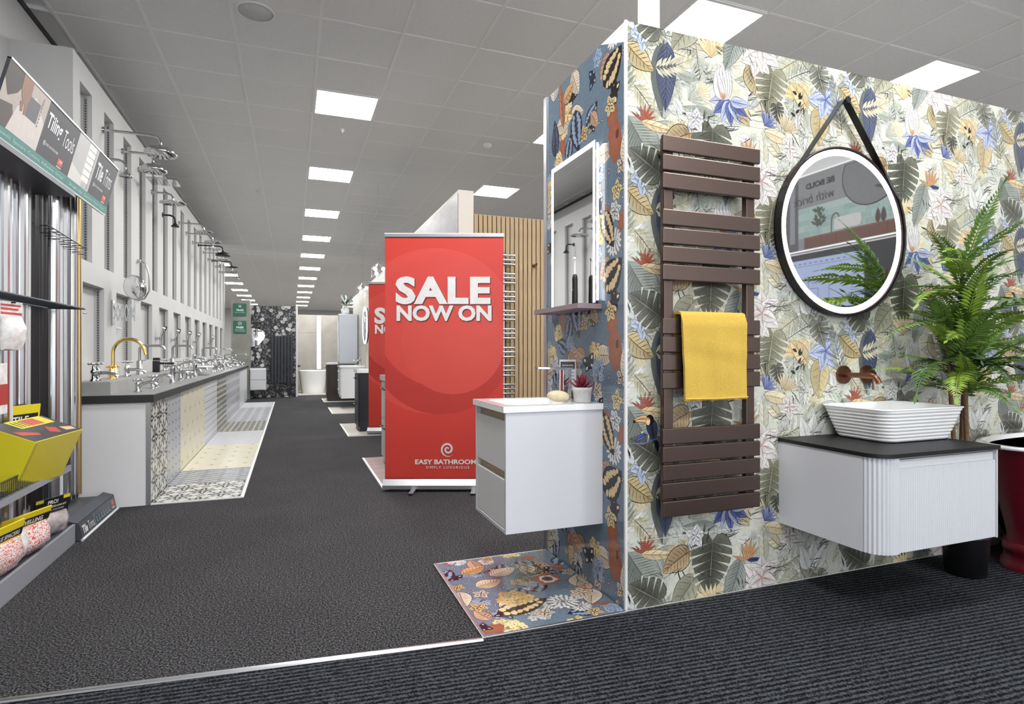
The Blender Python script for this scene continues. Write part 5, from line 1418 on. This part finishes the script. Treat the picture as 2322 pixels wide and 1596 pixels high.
# products
M_card = mat('box_yellow', S(222, 208, 40), .4); M_clear = mat('bag_film', S(176, 168, 168), .15, noise=.35, nscale=22, bump=1, bscale=40)
def carton(name, label, cat, dims, Mx):
    t = thing(name, label, cat); t.matrix_world = Mx; return t
w, l, h = .2, .46, .25
t = thing('tool_box_carton', 'large yellow and black tool carton tilted on the wire basket shelf', 'carton', (-1.225, 3.42, .475)); t.rotation_euler = (0, radians(22), radians(-6))
MB().box(-w / 2, w / 2, -l / 2, l / 2, 0, h).build('carton', M_card, t, bevel=.002)
mb = MB().box(-w / 2 + .002, w / 2 - .002, -l / 2 + .002, l / 2 - .002, h, h + .0008, S(44, 42, 44)); zt_ = h + .0008
def deck(p, c, d): mb.prism(p, zt_, zt_ + d, c)
deck([(-.1, -.1), (-.02, -.1), (-.02, .2), (-.1, .2)], S(226, 212, 44), .0004); deck([(.0, .05), (.05, .0), (.08, .05), (.03, .1)], S(190, 60, 50), .0006); deck([(-.01, -.2), (.03, -.2), (.06, -.1), (.04, -.08), (.01, -.14)], S(196, 64, 54), .0006)
deck([(.03, .13), (.07, .12), (.08, .2), (.05, .21)], S(222, 190, 150), .0006); deck([(-.09, .0), (-.03, .0), (-.03, .12), (-.09, .12)], S(196, 66, 54), .0008)
for k in range(3): deck(rect(-.085, -.02 - .03 * k, -.03, -.01 - .03 * k), S(30, 30, 32), .001)
mb.build('printed_top', M_psemi, t)
MB().prism(rect(-.22, .01, -.2, .24), 0, .0008, S(196, 180, 30), M=frame((w / 2, 0, 0), (0, 1, 0), (0, 0, 1), (1, 0, 0))).build('carton_flap', M_psemi, t)
def bag(name, label, loc, rz, w, d, h, film, card, tilt=0, lines=(), header=.3, cols=()):
    t = thing(name, label, 'packet', loc, rz); t.rotation_euler = (0, tilt, rz)
    mb = MB(); rings = []; R = random.Random(len(label) + int(loc[1] * 100))
    hb = h * (1 - header)
    for k in range(7):
        q = k / 6; th_ = d / 2 * (sin(pi * min(.97, .1 + .82 * q)) ** .8) + .003
        ww = w / 2 * (.9 + .12 * sin(pi * q))
        rings.append([(th_ * cos(a) * R.uniform(.85, 1.15), ww * math.copysign(abs(sin(a)) ** .45, sin(a)), hb * q + R.uniform(-.004, .004)) for a in [2 * pi * j / 16 for j in range(16)]])
    mb.loft(rings, True, True); mb.build('bag', film, t)
    if header:
        MB().box(-.004, .004, -w / 2, w / 2, hb - .006, h).build('header_card', card, t)
        for (y0, y1, z0, z1, c) in cols: MB().box(.0038, .005, y0 * w, y1 * w, hb + (h - hb) * z0, hb + (h - hb) * z1, c).build('card_print', M_psemi, t)
        a = MB()
        for (s_, zz, ww, c) in lines: a.text(s_, frame((.0054, 0, hb + (h - hb) * zz), (0, 1, 0), (0, 0, 1), (1, 0, 0)), w=w * ww, col=c, bold=.02)
        if a.v: a.build('lettering', M_psemi, t)
    return t
M_spc = mat('film_spacers', S(214, 206, 204), .2, bump=1, bscale=45)
_nt = M_spc.node_tree; _v = _nt.nodes.new('ShaderNodeTexVoronoi'); _v.inputs['Scale'].default_value = 48; _r = _nt.nodes.new('ShaderNodeValToRGB'); _r.color_ramp.interpolation = 'CONSTANT'
_r.color_ramp.elements[0].color = (*S(216, 210, 208), 1); _r.color_ramp.elements[1].position = .68; _r.color_ramp.elements[1].color = (*S(204, 84, 78), 1)
_sx = _nt.nodes.new('ShaderNodeSeparateColor'); _nt.links.new(_v.outputs['Color'], _sx.inputs[0]); _nt.links.new(_sx.outputs[0], _r.inputs[0]); _nt.links.new(_r.outputs[0], _nt.nodes['Principled BSDF'].inputs['Base Color'])
M_bk = mat('card_black', S(30, 30, 32), .4); M_yw = mat('card_yellow', S(224, 206, 40), .45); M_red = mat('film_red', S(206, 96, 88), .3, noise=.3, nscale=30); M_wbag = mat('film_white', S(224, 222, 220), .25, noise=.18, nscale=30, bump=1, bscale=40)
bag('tool_packet', 'clear packet under a black and yellow card reading PRO beside the ticket strip', (-1.21, 3.76, .105), radians(-28), .2, .09, .2, M_clear, M_bk, radians(10), (('PRO!', .72, .3, S(232, 232, 228)), ('TRADE TILE DRILLING KIT', .42, .82, S(226, 226, 222)), ('PROFESSIONAL TOOL RANGE', .2, .7, S(200, 200, 198))), .42, ((-.5, -.28, .8, 1, S(226, 208, 44)), (.3, .5, .78, 1, S(226, 208, 44))))
bag('spacer_bag', 'bag of red and white levelling clips with a yellow card in the base tray', (-1.23, 3.42, .105), radians(-18), .3, .15, .21, M_spc, M_yw, radians(18), (('TILE LEVELLING', .3, .7, S(232, 232, 228)),), .32, ((-.5, .5, .05, .6, S(32, 32, 34)),))
bag('tool_packet', 'small spacer packet with black and yellow card at the near end of the base tray', (-1.2, 3.16, .105), radians(-10), .2, .1, .22, M_spc, M_yw, radians(14), (('TILE SPACERS', .3, .8, S(226, 226, 222)),), .34, ((-.5, .5, .08, .55, S(34, 34, 36)),))
bag('spacer_bag', 'white and red bag of tile spacers lying in the tray beneath the yellow carton', (-1.27, 3.28, .105), radians(5), .26, .2, .2, M_wbag, M_red, radians(25), (), .15)
bag('tool_packet', 'yellow packet with black and white print standing behind the tilted carton', (-1.315, 3.66, .47), radians(-20), .24, .08, .33, M_yw, M_yw, radians(6), (('TILE', .5, .4, S(236, 236, 236)),), .45, ((-.4, .45, .1, .7, S(40, 40, 42)), (-.3, .1, .3, .5, S(200, 66, 54))))
bag('cable_packet', 'white and black packet at the end of the wire basket shelf', (-1.21, 3.79, .465), radians(-25), .1, .09, .17, M_wbag, M_bk, radians(12), (), .3)
bag('hanging_packet', 'white packet with red lines hanging under the upper wire shelf', (-1.2, 3.3, 1.08), radians(-10), .16, .07, .22, M_wbag, M_wbag, 0, (), .3, ((-.45, .45, .1, .25, S(200, 80, 76)), (-.45, .3, .4, .55, S(200, 80, 76)), (-.45, .4, .68, .8, S(200, 80, 76))))
t = thing('product_box', 'white box with a red band at the left edge above the yellow carton', 'box', (-1.2, 3.14, .8)); MB().box(-.03, .03, -.05, .05, 0, .22).build('carton', M_wbag, t, bevel=.002); MB().box(-.0305, .0305, -.0505, .0505, .04, .13).build('band', mat('band_red', S(170, 50, 46), .4), t)
for xx, yy, zz in ((-1.2, 3.3, 1.296), (-1.2, 3.14, 1.022)): MB().cyl((-1.7, yy, zz), (xx + .02, yy, zz), .004, None, 6).build('peg_hook', M_wire, rk, og)

# ------------------------------------------------------------------ roll-up sale banners
def banner(label, base, W, Hb, full=True):
    t = thing('sale_banner', label, 'banner', (*base, 0), radians(-20.7))
    red = S(206, 58, 48)
    Mf = frame((0, -.004, 0), (1, 0, 0), (0, 0, 1), (0, -1, 0))
    sh = MB(); n = 24; rows = []
    for i in range(n + 1):
        z = .09 + (Hb - .12) * i / n
        rows.append([(.006 + (W - .012) * j / 16 , -.001 + .006 * sin(i / n * pi) * sin(j / 16 * pi) , z) for j in range(17)])
    vsr = [p for r in rows for p in r]; fs = []
    for i in range(n):
        for j in range(16): fs.append((i * 17 + j, i * 17 + j + 1, (i + 1) * 17 + j + 1, (i + 1) * 17 + j))
    sh.add(vsr, fs, red, True); sh.add([(p[0], p[1] + .0015, p[2]) for p in vsr], [tuple(reversed(f)) for f in fs], S(230, 230, 230), True)
    sh.build('sheet', M_banner, t)
    k = Hb / 1.98
    a = MB(); A = Art(9, 9, 2)
    def disc(x, z, r, c, n=64):
        A.new()
        pts = [(x + r * cos(2 * pi * q / n), z + r * sin(2 * pi * q / n)) for q in range(n)]
        for q in range(n): A.poly([(x, z), pts[q], pts[(q + 1) % n]], c)
    bg_ = red
    disc(.2, 1.0, 1.28, S(204, 60, 50)); disc(.39, 1.23, .64, S(210, 72, 64)); disc(.44, 1.14, .55, S(186, 52, 44)); disc(.45, 1.32, .52, S(208, 70, 62)); disc(.53, 1.14, .395, S(210, 74, 64))
    A.emit(a, rect(.008, .1, W - .008, Hb - .04), 0, 0, .0, False, 3e-5)
    a.v = [tuple(Mf @ Vector((p[0], p[1], p[2] + .004))) for p in a.v]; a.build('swirl_print', M_banner, t)
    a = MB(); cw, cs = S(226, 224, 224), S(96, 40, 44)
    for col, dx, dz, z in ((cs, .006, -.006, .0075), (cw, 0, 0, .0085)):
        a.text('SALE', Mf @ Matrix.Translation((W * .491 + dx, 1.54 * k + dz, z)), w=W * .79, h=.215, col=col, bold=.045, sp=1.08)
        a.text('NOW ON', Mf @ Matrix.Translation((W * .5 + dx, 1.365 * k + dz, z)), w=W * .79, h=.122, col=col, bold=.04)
    a.build('lettering', M_print, t)
    a = MB(); B = Art(9, 9, 1); B.new(); pts = []
    for q in range(44):
        u = q / 43; an = .3 + u * 11.6; r = .008 + .052 * u ** 1.1
        pts.append((W * .53 + r * cos(an) * .95, .322 + r * sin(an)))
    for q in range(43):
        (x0, y0), (x1, y1) = pts[q], pts[q + 1]; d = math.hypot(x1 - x0, y1 - y0); nx, ny = -(y1 - y0) / d, (x1 - x0) / d
        wa = .0035 + .004 * sin(pi * q / 43) ** .8; wb = .0035 + .004 * sin(pi * (q + 1) / 43) ** .8
        if q > 36: wa *= (43 - q) / 7; wb *= (42.2 - q) / 7
        B.poly([(x0 + nx * wa, y0 + ny * wa), (x0 - nx * wa, y0 - ny * wa), (x1 - nx * wb, y1 - ny * wb), (x1 + nx * wb, y1 + ny * wb)], cw)
    B.emit(a, rect(0, 0, W, Hb), 0, 0, .0075, False); a.v = [tuple(Mf @ Vector(p)) for p in a.v]
    a.build('logo', M_print, t); a = MB()
    a.text('EASY BATHROOMS', Mf @ Matrix.Translation((W * .53, .225, .0085)), w=.5, h=.037, col=cw, bold=.03); a.text('SIMPLY LUXURIOUS', Mf @ Matrix.Translation((W * .53, .183, .0085)), w=.33, h=.02, col=cw, bold=.0, sp=1.4)
    a.build('lettering', M_print, t)
    MB().box(0, W, -.012, .012, Hb - .032, Hb).build('top_rail', M_alu, t, bevel=.004)
    MB().prism([(-.045, .022), (.045, .022), (.045, .05), (.012, .092), (-.012, .092), (-.045, .05)], -.006, W + .006, M=frame((0, 0, 0), (0, 1, 0), (0, 0, 1), (1, 0, 0))).build('base_cassette', M_alu, t)
    for x in (.25 * W, .75 * W): MB().box(x - .018, x + .018, -.16, .16, 0.012, .022).build('foot', M_alu, t, bevel=.002)
    MB().cyl((W / 2, .02, .08), (W / 2, .02, Hb - .01), .008).build('support_pole', M_alu, t)
    return t
M_banner = vmat('print_banner', .38, .02, 4)
banner('large red SALE NOW ON roll-up banner nearest the two-drawer vanity', (.669, 4.558), .925, 1.985)
banner('red SALE NOW ON roll-up banner mostly hidden behind the larger one', (.93, 7.74), .86, 1.98)

# ------------------------------------------------------------------ bays along the right of the aisle
M_beige = mat('wall_beige', S(190, 184, 174), .7); M_stone = mat('tile_stone', S(132, 132, 134), .4, noise=.2, nscale=12, stretch=(1, .4, 1)); M_stone2 = mat('tile_beige', S(182, 179, 171), .4, noise=.08, nscale=5)
def part(name, x0, x1, y0, y1, z1, m, core=M_beige):
    p = tag(bpy.data.objects.new(name, None), kind='structure'); C.objects.link(p)
    MB().box(x0 + .008, x1, y0, y1, 0, z1).build('core', core, p)
    n = 0; y = y0 + .001
    while y < y1 - .02:
        ye = min(y + .6, y1)
        for z in (0, 1.2):
            ze = min(z + 1.2, z1); MB().box(x0, x0 + .008, y + .0015, ye - .0015, z + .0015, ze - .0015).build('tile', m, p)
        y += .6
    return p
part('partition_second_bay', 1.30, 1.44, 4.73, 7.5, 2.43, M_stone)
part('partition_third_bay', 1.30, 1.44, 8.1, 10.6, 2.3, M_stone2)
part('partition_fourth_bay', 1.30, 1.44, 11.2, 13.6, 2.3, M_stone2)
# slatted wood panel with chrome rail
sp = tag(bpy.data.objects.new('wall_slatted', None), kind='structure'); C.objects.link(sp)
MB().box(1.44, 3.4, 5.52, 5.62, 0, 2.43).build('backing', mat('slat_backing', S(70, 62, 50), .8), sp)
M_slat = mat('slat_oak', S(176, 152, 118), .6, noise=.14, nscale=10, stretch=(6, 6, .6))
sm_ = MB().box(0, .037, -.02, 0, 0, 2.43).mesh('slat', M_slat)
x = 1.445
while x < 3.3: place('slat', sm_, sp, Matrix.Translation((x, 5.52, 0))); x += .0475
t = thing('chrome_towel_rail', 'chrome ladder towel rail on the slatted wood wall behind the sale banner', 'towel radiator', (1.84, 5.5, .7)); og = (1.84, 5.5, .7)
for x in (1.66, 1.97): MB().cyl((x, 5.45, .55), (x, 5.45, 2.06), .014, None, 12).build('upright', M_chrome, t, og)
for v in (378, 418, 455, 537, 573, 615, 692, 735, 775, 855, 893, 930, 1013, 1050, 1090, 1173, 1210, 1250, 1330, 1367, 1410, 1487, 1525, 1565):
    z = 1.07 + (798 - (480 + v / 3.8)) * .004388; MB().cyl((1.56, 5.43, z), (2.08, 5.43, z), .0125, None, 12).build('rail', M_chrome, t, og)
for z in (.6, 2.0):
    for x in (1.66, 1.97): MB().cyl((x, 5.45, z), (x, 5.5, z), .008, None, 8).build('wall_bracket', M_chrome, t, og)
t = thing('robe_hook', 'small brass robe hook on the slatted wood wall', 'hook', (2.32, 5.5, 1.95)); MB().cyl((0, 0, 0), (0, -.02, 0), .02, None, 14).build('plate', M_copper, t); MB().tube([(0, -.02, 0), (0, -.06, -.005), (0, -.07, .02)], .007, 8).build('peg', M_copper, t)

def plate(label, x0, x1, y0, y1, m, pat_n):
    t = thing('floor_tile_panel', label, 'tile panel', (x0, y0, 0)); n = pat_n
    for k in range(n):
        a, b = (y1 - y0) * k / n, (y1 - y0) * (k + 1) / n; MB().box(.02, x1 - x0, a + .002, b - .002, 0, .009).build('tile', m, t)
    MB().box(0, .02, -.01, y1 - y0, 0, .011).build('edge_trim', M_white, t); MB().box(.02, x1 - x0, -.012, 0, 0, .011).build('edge_trim', M_white, t)
M_wood = mat('tile_redwood', S(150, 128, 124), .5, noise=.25, nscale=8, stretch=(1, .15, 1)); M_g1 = mat('tile_greige', S(164, 160, 150), .5, noise=.12, nscale=6)
plate('wood-effect tile panel on the carpet under the large sale banner', .66, 1.3, 4.6, 6.0, M_wood, 7)
plate('grey tile panel on the carpet under the black vanity', .665, 1.3, 7.62, 8.97, M_g1, 3)
plate('pale tile panel on the carpet beyond the black vanity', .65, 1.3, 10.5, 11.7, M_g1, 3)
plate('pale tile panel on the carpet under the brown vanity', .64, 1.3, 13.0, 14.0, M_g1, 2)
def vanity(label, x0, x1, y0, y1, z0, z1, m, hm, nd=2, top=.035, kind='drawer', tapm=None, tlabel=None):
    og = ((x0 + x1) / 2, (y0 + y1) / 2, z0); t = thing('floor_vanity', label, 'vanity', og)
    MB().box(x0 + .02, x1, y0, y1, z0, z1).build('carcass', m, t, og, .002)
    if z0 < .02: pass
    for k in range(nd):
        a, b = z0 + .06 + (z1 - z0 - .07) * k / nd, z0 + .06 + (z1 - z0 - .07) * (k + 1) / nd - .006
        d = MB().box(x0, x0 + .02, y0 + .006, y1 - .006, a, b).build('drawer', m, t, og, .002)
        MB().tube([(x0, y0 + .12, b - .06), (x0 - .028, y0 + .125, b - .06), (x0 - .028, y1 - .125, b - .06), (x0, y1 - .12, b - .06)], .006, 8).build('handle', hm, d, og)
    outer = [(x, y) for x, y in ((x1, y1 + .01), (x0 - .015, y1 + .01), (x0 - .015, y0 - .01), (x1, y0 - .01))]; cc = ((x0 + x1) / 2 - .03, (y0 + y1) / 2); inn = [(cc[0] + a, cc[1] + b) for a, b in rrect((x1 - x0) / 2 - .06, (y1 - y0) / 2 - .05, .05)]
    bw = MB(); zt = z1 + top; bw.loft([[(x, y, z1) for x, y in outer], [(x, y, zt) for x, y in outer]], True, False, smooth=False); q = len(inn) // 4; vs = [(x, y, zt) for x, y in outer] + [(x, y, zt) for x, y in inn]; fs = []
    for c in range(4):
        for k in range(q - 1): fs.append((c, 4 + c * q + k, 4 + c * q + k + 1))
        fs.append((c, 4 + c * q + q - 1, 4 + ((c + 1) % 4) * q, (c + 1) % 4))
    bw.add(vs, fs); low = [(cc[0] + (x - cc[0]) * .8, cc[1] + (y - cc[1]) * .8, zt - min(.08, top + .06)) for x, y in inn]; bw.loft([[(x, y, zt) for x, y in inn], low], True, False); bw.add(low, [tuple(range(len(low)))]); bw.build('basin_top', M_cer, t, og)
    if tapm:
        o = tap('pillar_mixer', tapm); o.location = (x1 - .06, (y0 + y1) / 2, zt); o.rotation_euler = (0, 0, pi); o.scale = (1, 1, 1); tag(o, tlabel, 'tap')
M_wenge = mat('wenge_brown', S(58, 48, 46), .5, noise=.15, nscale=10, stretch=(4, 4, .4))
vanity('white vanity mostly hidden behind the large sale banner', .82, 1.3, 5.28, 5.78, .01, .8, M_satin, M_black, 2, .05)
vanity('black floor-standing vanity with white basin top beyond the sale banners', .83, 1.3, 8.0, 8.45, .01, .79, mat('vanity_black', S(34, 35, 42), .4), M_black, 2, .045, tapm=M_black, tlabel='matt black mixer tap on the black vanity')
vanity('white wall-hung drawer vanity between the black and the brown vanities', .85, 1.3, 11.3, 11.9, .2, .78, M_satin, M_chrome, 3, .03, tapm=M_chrome, tlabel='chrome mixer tap on the white drawer vanity far down the aisle')
vanity('brown wood vanity with white top, last on the aisle side', .72, 1.3, 13.2, 13.75, .01, .8, M_wenge, M_black, 1, .035)
# far mirrors, cabinet, vase with flowers
t = thing('lit_round_mirror', 'round backlit mirror seen edge-on above the far vanities', 'mirror', (1.30, 11.0, 1.56)); Mr_ = Matrix.Rotation(-pi / 2, 4, 'Y')
MB().lathe([(.33, .0), (.33, .03), (.0, .0301)], 40, M=Mr_).build('backing', M_black, t); MB().lathe([(.34, .03), (.34, .045), (.31, .0451)], 40, M=Mr_, caps=False).build('light_ring', M_led, t); MB().lathe([(.31, .04), (.31, .0445), (.0, .0446)], 40, M=Mr_).build('mirror_glass', M_mirror, t)
t = thing('tall_cabinet', 'tall pale grey wall cabinet above the white drawer vanity', 'cabinet', (1.095, 12.5, .82)); MB().box(-.19, .2, 0, .3, 0, 1.04).build('carcass', mat('cabinet_grey', S(198, 203, 212), .35), t, bevel=.03, seg=4); MB().box(-.2, -.19, .01, .29, .01, 1.03).build('door', M_mirror, t)
MB().box(.19, .2, .0, .3, -.82, 0).build('wall_batten', M_satin, t)
t = thing('flower_vase', 'white vase of dark foliage on top of the tall grey cabinet', 'vase', (1.05, 12.65, 1.86)); MB().lathe([(.05, 0), (.08, .03), (.085, .09), (.05, .15), (.055, .17), (.04, .17), (.0, .1)], 18).build('vase', M_cer, t)
R = random.Random(5)
for k in range(26):
    a, e = R.uniform(0, 6.28), R.uniform(.2, 1.4); d = Vector((cos(a) * cos(e), sin(a) * cos(e), sin(e))); p = Vector((0, 0, .17)); q = p + d * R.uniform(.15, .3); s_ = d.cross(Vector((0, 0, 1))).normalized() * .035
    MB().add([tuple(p), tuple((p + q) / 2 + s_ * .3), tuple(q - d * .08 + s_), tuple(q), tuple(q - d * .08 - s_)], [(0, 1, 2, 3, 4)]).build('leaf', M_leafs[2] if R.random() < .75 else M_cer, t)
for k, (x, y, z) in enumerate(((1.165, 8.5, 2.245), (1.165, 10.5, 2.176))):
    t = thing('pendant_lamp', 'clear glass pendant lamp with lit bulbs over the %s vanity' % ('black' if k == 0 else 'white drawer'), 'lamp', (x, y, z), 0, 'glass pendants')
    MB().cyl((0, 0, .1), (0, 0, CZ - z), .0015, None, 6).build('cord', M_dgrey, t)
    for q in range(3): MB().ball((.07 * cos(q * 2.1), .07 * sin(q * 2.1), .02 - .08 * (q == 2)), .028, 12).build('bulb', M_led, t)
    MB().lathe([(.02, .1), (.025, .09), (.1, .02), (.1, -.12), (.097, -.12), (.097, .02), (.02, .088)], 20).build('shade', gm, t)

# ------------------------------------------------------------------ far end: concrete pillar, black floral wall, bath bay
M_conc = mat('pillar_concrete', S(142, 142, 136), .7, noise=.16, nscale=5)
tag(MB().box(-1.27, -.885, 14.5, 14.9, 0, 2.25).build('pillar_concrete', M_conc), kind='structure')
def gsign(label, z, big, l2, icon):
    t = thing('service_sign', label, 'sign', (-1.09, 14.5, z)); MB().box(-.135, .135, -.012, 0, -.145, .145).build('board', mat('sign_green', S(42, 104, 86), .4), t, bevel=.003)
    Ms = frame((0, -.013, 0), (1, 0, 0), (0, 0, 1), (0, -1, 0)); a = MB(); wh = S(232, 236, 234)
    a.text(big, Ms @ Matrix.Translation((0, -.005, 0)), w=.15, h=.042, col=wh, bold=.04)
    for k, s_ in enumerate(l2): a.text(s_, Ms @ Matrix.Translation((0, -.055 - .035 * k, 0)), w=.2, h=.018, col=wh)
    A = Art(9, 9, 1); A.new()
    if icon == 'tools': A.stroke([(-.03, .055), (.03, .11)], .005, wh, False); A.stroke([(.03, .055), (-.03, .11)], .005, wh, False)
    else:
        pts = [(.035 * cos(q * pi / 8), .085 + .035 * sin(q * pi / 8)) for q in range(17)]; A.stroke(pts, .004, wh, False); A.stroke([(-.018, .09), (0, .075), (.022, .095)], .004, wh, False)
    mm = MB(); A.emit(mm, rect(-1, -1, 1, 1), 0, 0, 0, False); a.add([Ms @ Vector(p) for p in mm.v], mm.f, wh); a.build('lettering', M_print, t)
gsign('upper green service sign reading TRADE on the concrete pillar', 2.02, 'TRADE', ('Discounts Available',), 'tools')
gsign('lower green service sign reading FREE on the concrete pillar', 1.63, 'FREE', ('Home Measure', '& 3D Design'), 'box')
fw = tag(bpy.data.objects.new('wall_floral', None), kind='structure'); C.objects.link(fw)
MB().box(-.9, .12, 14.91, 15.0, 0, 2.16).box(.1, .14, 14.89, 15.0, 0, 2.17).build('core', M_satin, fw)
artF = floral_black()
for k, (z0, h) in enumerate(((0, 1.08), (1.081, 1.08))): place('tile', tile_mesh('floral_tile', rect(0, 0, .996, h - .002), artF, rect(0, 0, .996, h - .002), S(22, 22, 25), .008, M_psemi), fw, frame((-.898, 14.91, z0), (1, 0, 0), (0, 0, 1), (0, -1, 0)))
t = thing('column_radiator', 'anthracite vertical column radiator on the black floral wall', 'radiator', (-.21, 14.9, .33)); M_anth = mat('anthracite', S(44, 46, 54), .4)
for k in range(7): MB().box(-.243 + k * .07, -.177 + k * .07, -.1, -.05, 0, 1.12).build('column', M_anth, t, bevel=.012)
for z in (.03, 1.09): MB().cyl((-.24, -.07, z), (.24, -.07, z), .022).build('header_pipe', M_anth, t); MB().cyl((0, -.07, z), (0, 0, z), .012).build('wall_bracket', M_anth, t)
og = (-.7, 14.9, .2)
t = thing('far_vanity', 'white two-drawer wall-hung vanity on the black floral wall', 'vanity', og); MB().box(-.88, -.55, 14.45, 14.9, .2, .66).build('carcass', M_satin, t, og, .003)
for z0 in (.215, .44): MB().box(-.87, -.56, 14.435, 14.45, z0, z0 + .215).build('drawer', M_satin, t, og, .003)
MB().box(-.885, -.545, 14.44, 14.9, .66, .7).build('basin_top', M_cer, t, og, .004)
t = thing('angular_mirror', 'angular wall mirror at the left of the black floral wall', 'mirror', (-.7, 14.9, 1.4)); pm = [(-.19, -.22), (-.02, -.17), (.1, -.02), (.12, .06), (.08, .17), (-.06, .22), (-.19, .24)]; MB().prism(pm, .001, .02, M=frame((0, 0, 0), (1, 0, 0), (0, 0, 1), (0, -1, 0))).build('backing', M_black, t); MB().prism([(x * .97, z * .97) for x, z in pm], .02, .022, M=frame((0, 0, 0), (1, 0, 0), (0, 0, 1), (0, -1, 0))).build('mirror_glass', M_mirror, t)
bw_ = tag(bpy.data.objects.new('wall_bath_bay', None), kind='structure'); C.objects.link(bw_)
for b_ in ((.1, 1.7, 16.8, 16.9, 0, 2.08), (1.28, 1.34, 15.2, 16.8, 0, 2.1), (.1, .14, 15.0, 16.8, 0, 2.08)): MB().box(*b_).build('core', M_stone2, bw_)
for i in range(2):
    for k in range(4): MB().box(.15 + i * .6, .745 + i * .6, 16.79, 16.8, .53 * k + .002, min(2.07, .53 * k + .528)).build('tile', M_stone2, bw_)
MB().box(.14, 1.28, 15.25, 16.79, 0, .02).build('tile', mat('tile_pale_floor', S(206, 204, 196), .4), bw_)
t = thing('led_strip', 'vertical glowing LED strip in the far bath bay', 'led strip', (.7, 16.78, .6)); MB().box(-.06, .06, -.02, 0, 0, 1.46).build('channel', M_satin, t); MB().box(-.045, .045, -.026, -.02, .01, 1.45).build('diffuser', mat('led_pink', (1.0, .9, .88), .5, emit=3.2), t)
t = thing('white_bath', 'white freestanding bath with sloping side in the far bath bay', 'bath', (.52, 15.95, .02)); MB().loft([oval(.27, .3, 0), oval(.28, .31, .02), oval(.36, .38, .56), oval(.365, .385, .575), oval(.345, .365, .575), oval(.32, .34, .5), oval(.2, .24, .12)], True, True).build('shell', M_cer, t); MB().cyl((-.1, -.1, .1), (-.1, -.1, .13), .02).build('waste', M_chrome, t)
t = thing('bath_valve', 'small black shower valve on the wall beside the far white bath', 'tap', (.14, 15.6, .72)); MB().cyl((0, 0, 0), (.03, 0, 0), .035).build('plate', M_black, t); MB().cyl((.03, 0, 0), (.07, 0, 0), .02).build('knob', M_black, t)

# ------------------------------------------------------------------ ceiling fittings
t = thing('ceiling_speaker', 'round flush speaker in the ceiling above the aisle', 'speaker', (-.24, 4.55, CZ)); MB().lathe([(.13, .01), (.13, -.004), (.118, -.006), (.117, -.002), (.0, -.002)], 36, caps=False).build('rim', M_tbar, t); MB().lathe([(.116, -.003), (.116, -.0035), (.0, -.004)], 36).build('grille', mat('grille_grey', S(196, 196, 196), .7), t)
for lab, x, y, r in (('small white smoke detector on the ceiling over the sale banner', 2.15, 6.5, .05), ('small white smoke detector on the ceiling over the shower wall end', -.45, 9.6, .05), ('white sprinkler head on the ceiling beside the speaker', -.12, 3.95, .022), ('white sprinkler head on the ceiling behind the aisle light', .52, 6.6, .022)):
    t = thing('ceiling_detector', lab, 'detector', (x, y, CZ)); MB().lathe([(r, .004), (r, -.012), (r * .7, -.03), (r * .3, -.034), (0.001, -.034)], 20, caps=False).build('housing', M_white, t); MB().cyl((0, 0, -.03), (0, 0, -.045), r * .25, None, 10).build('sensor', M_satin, t)
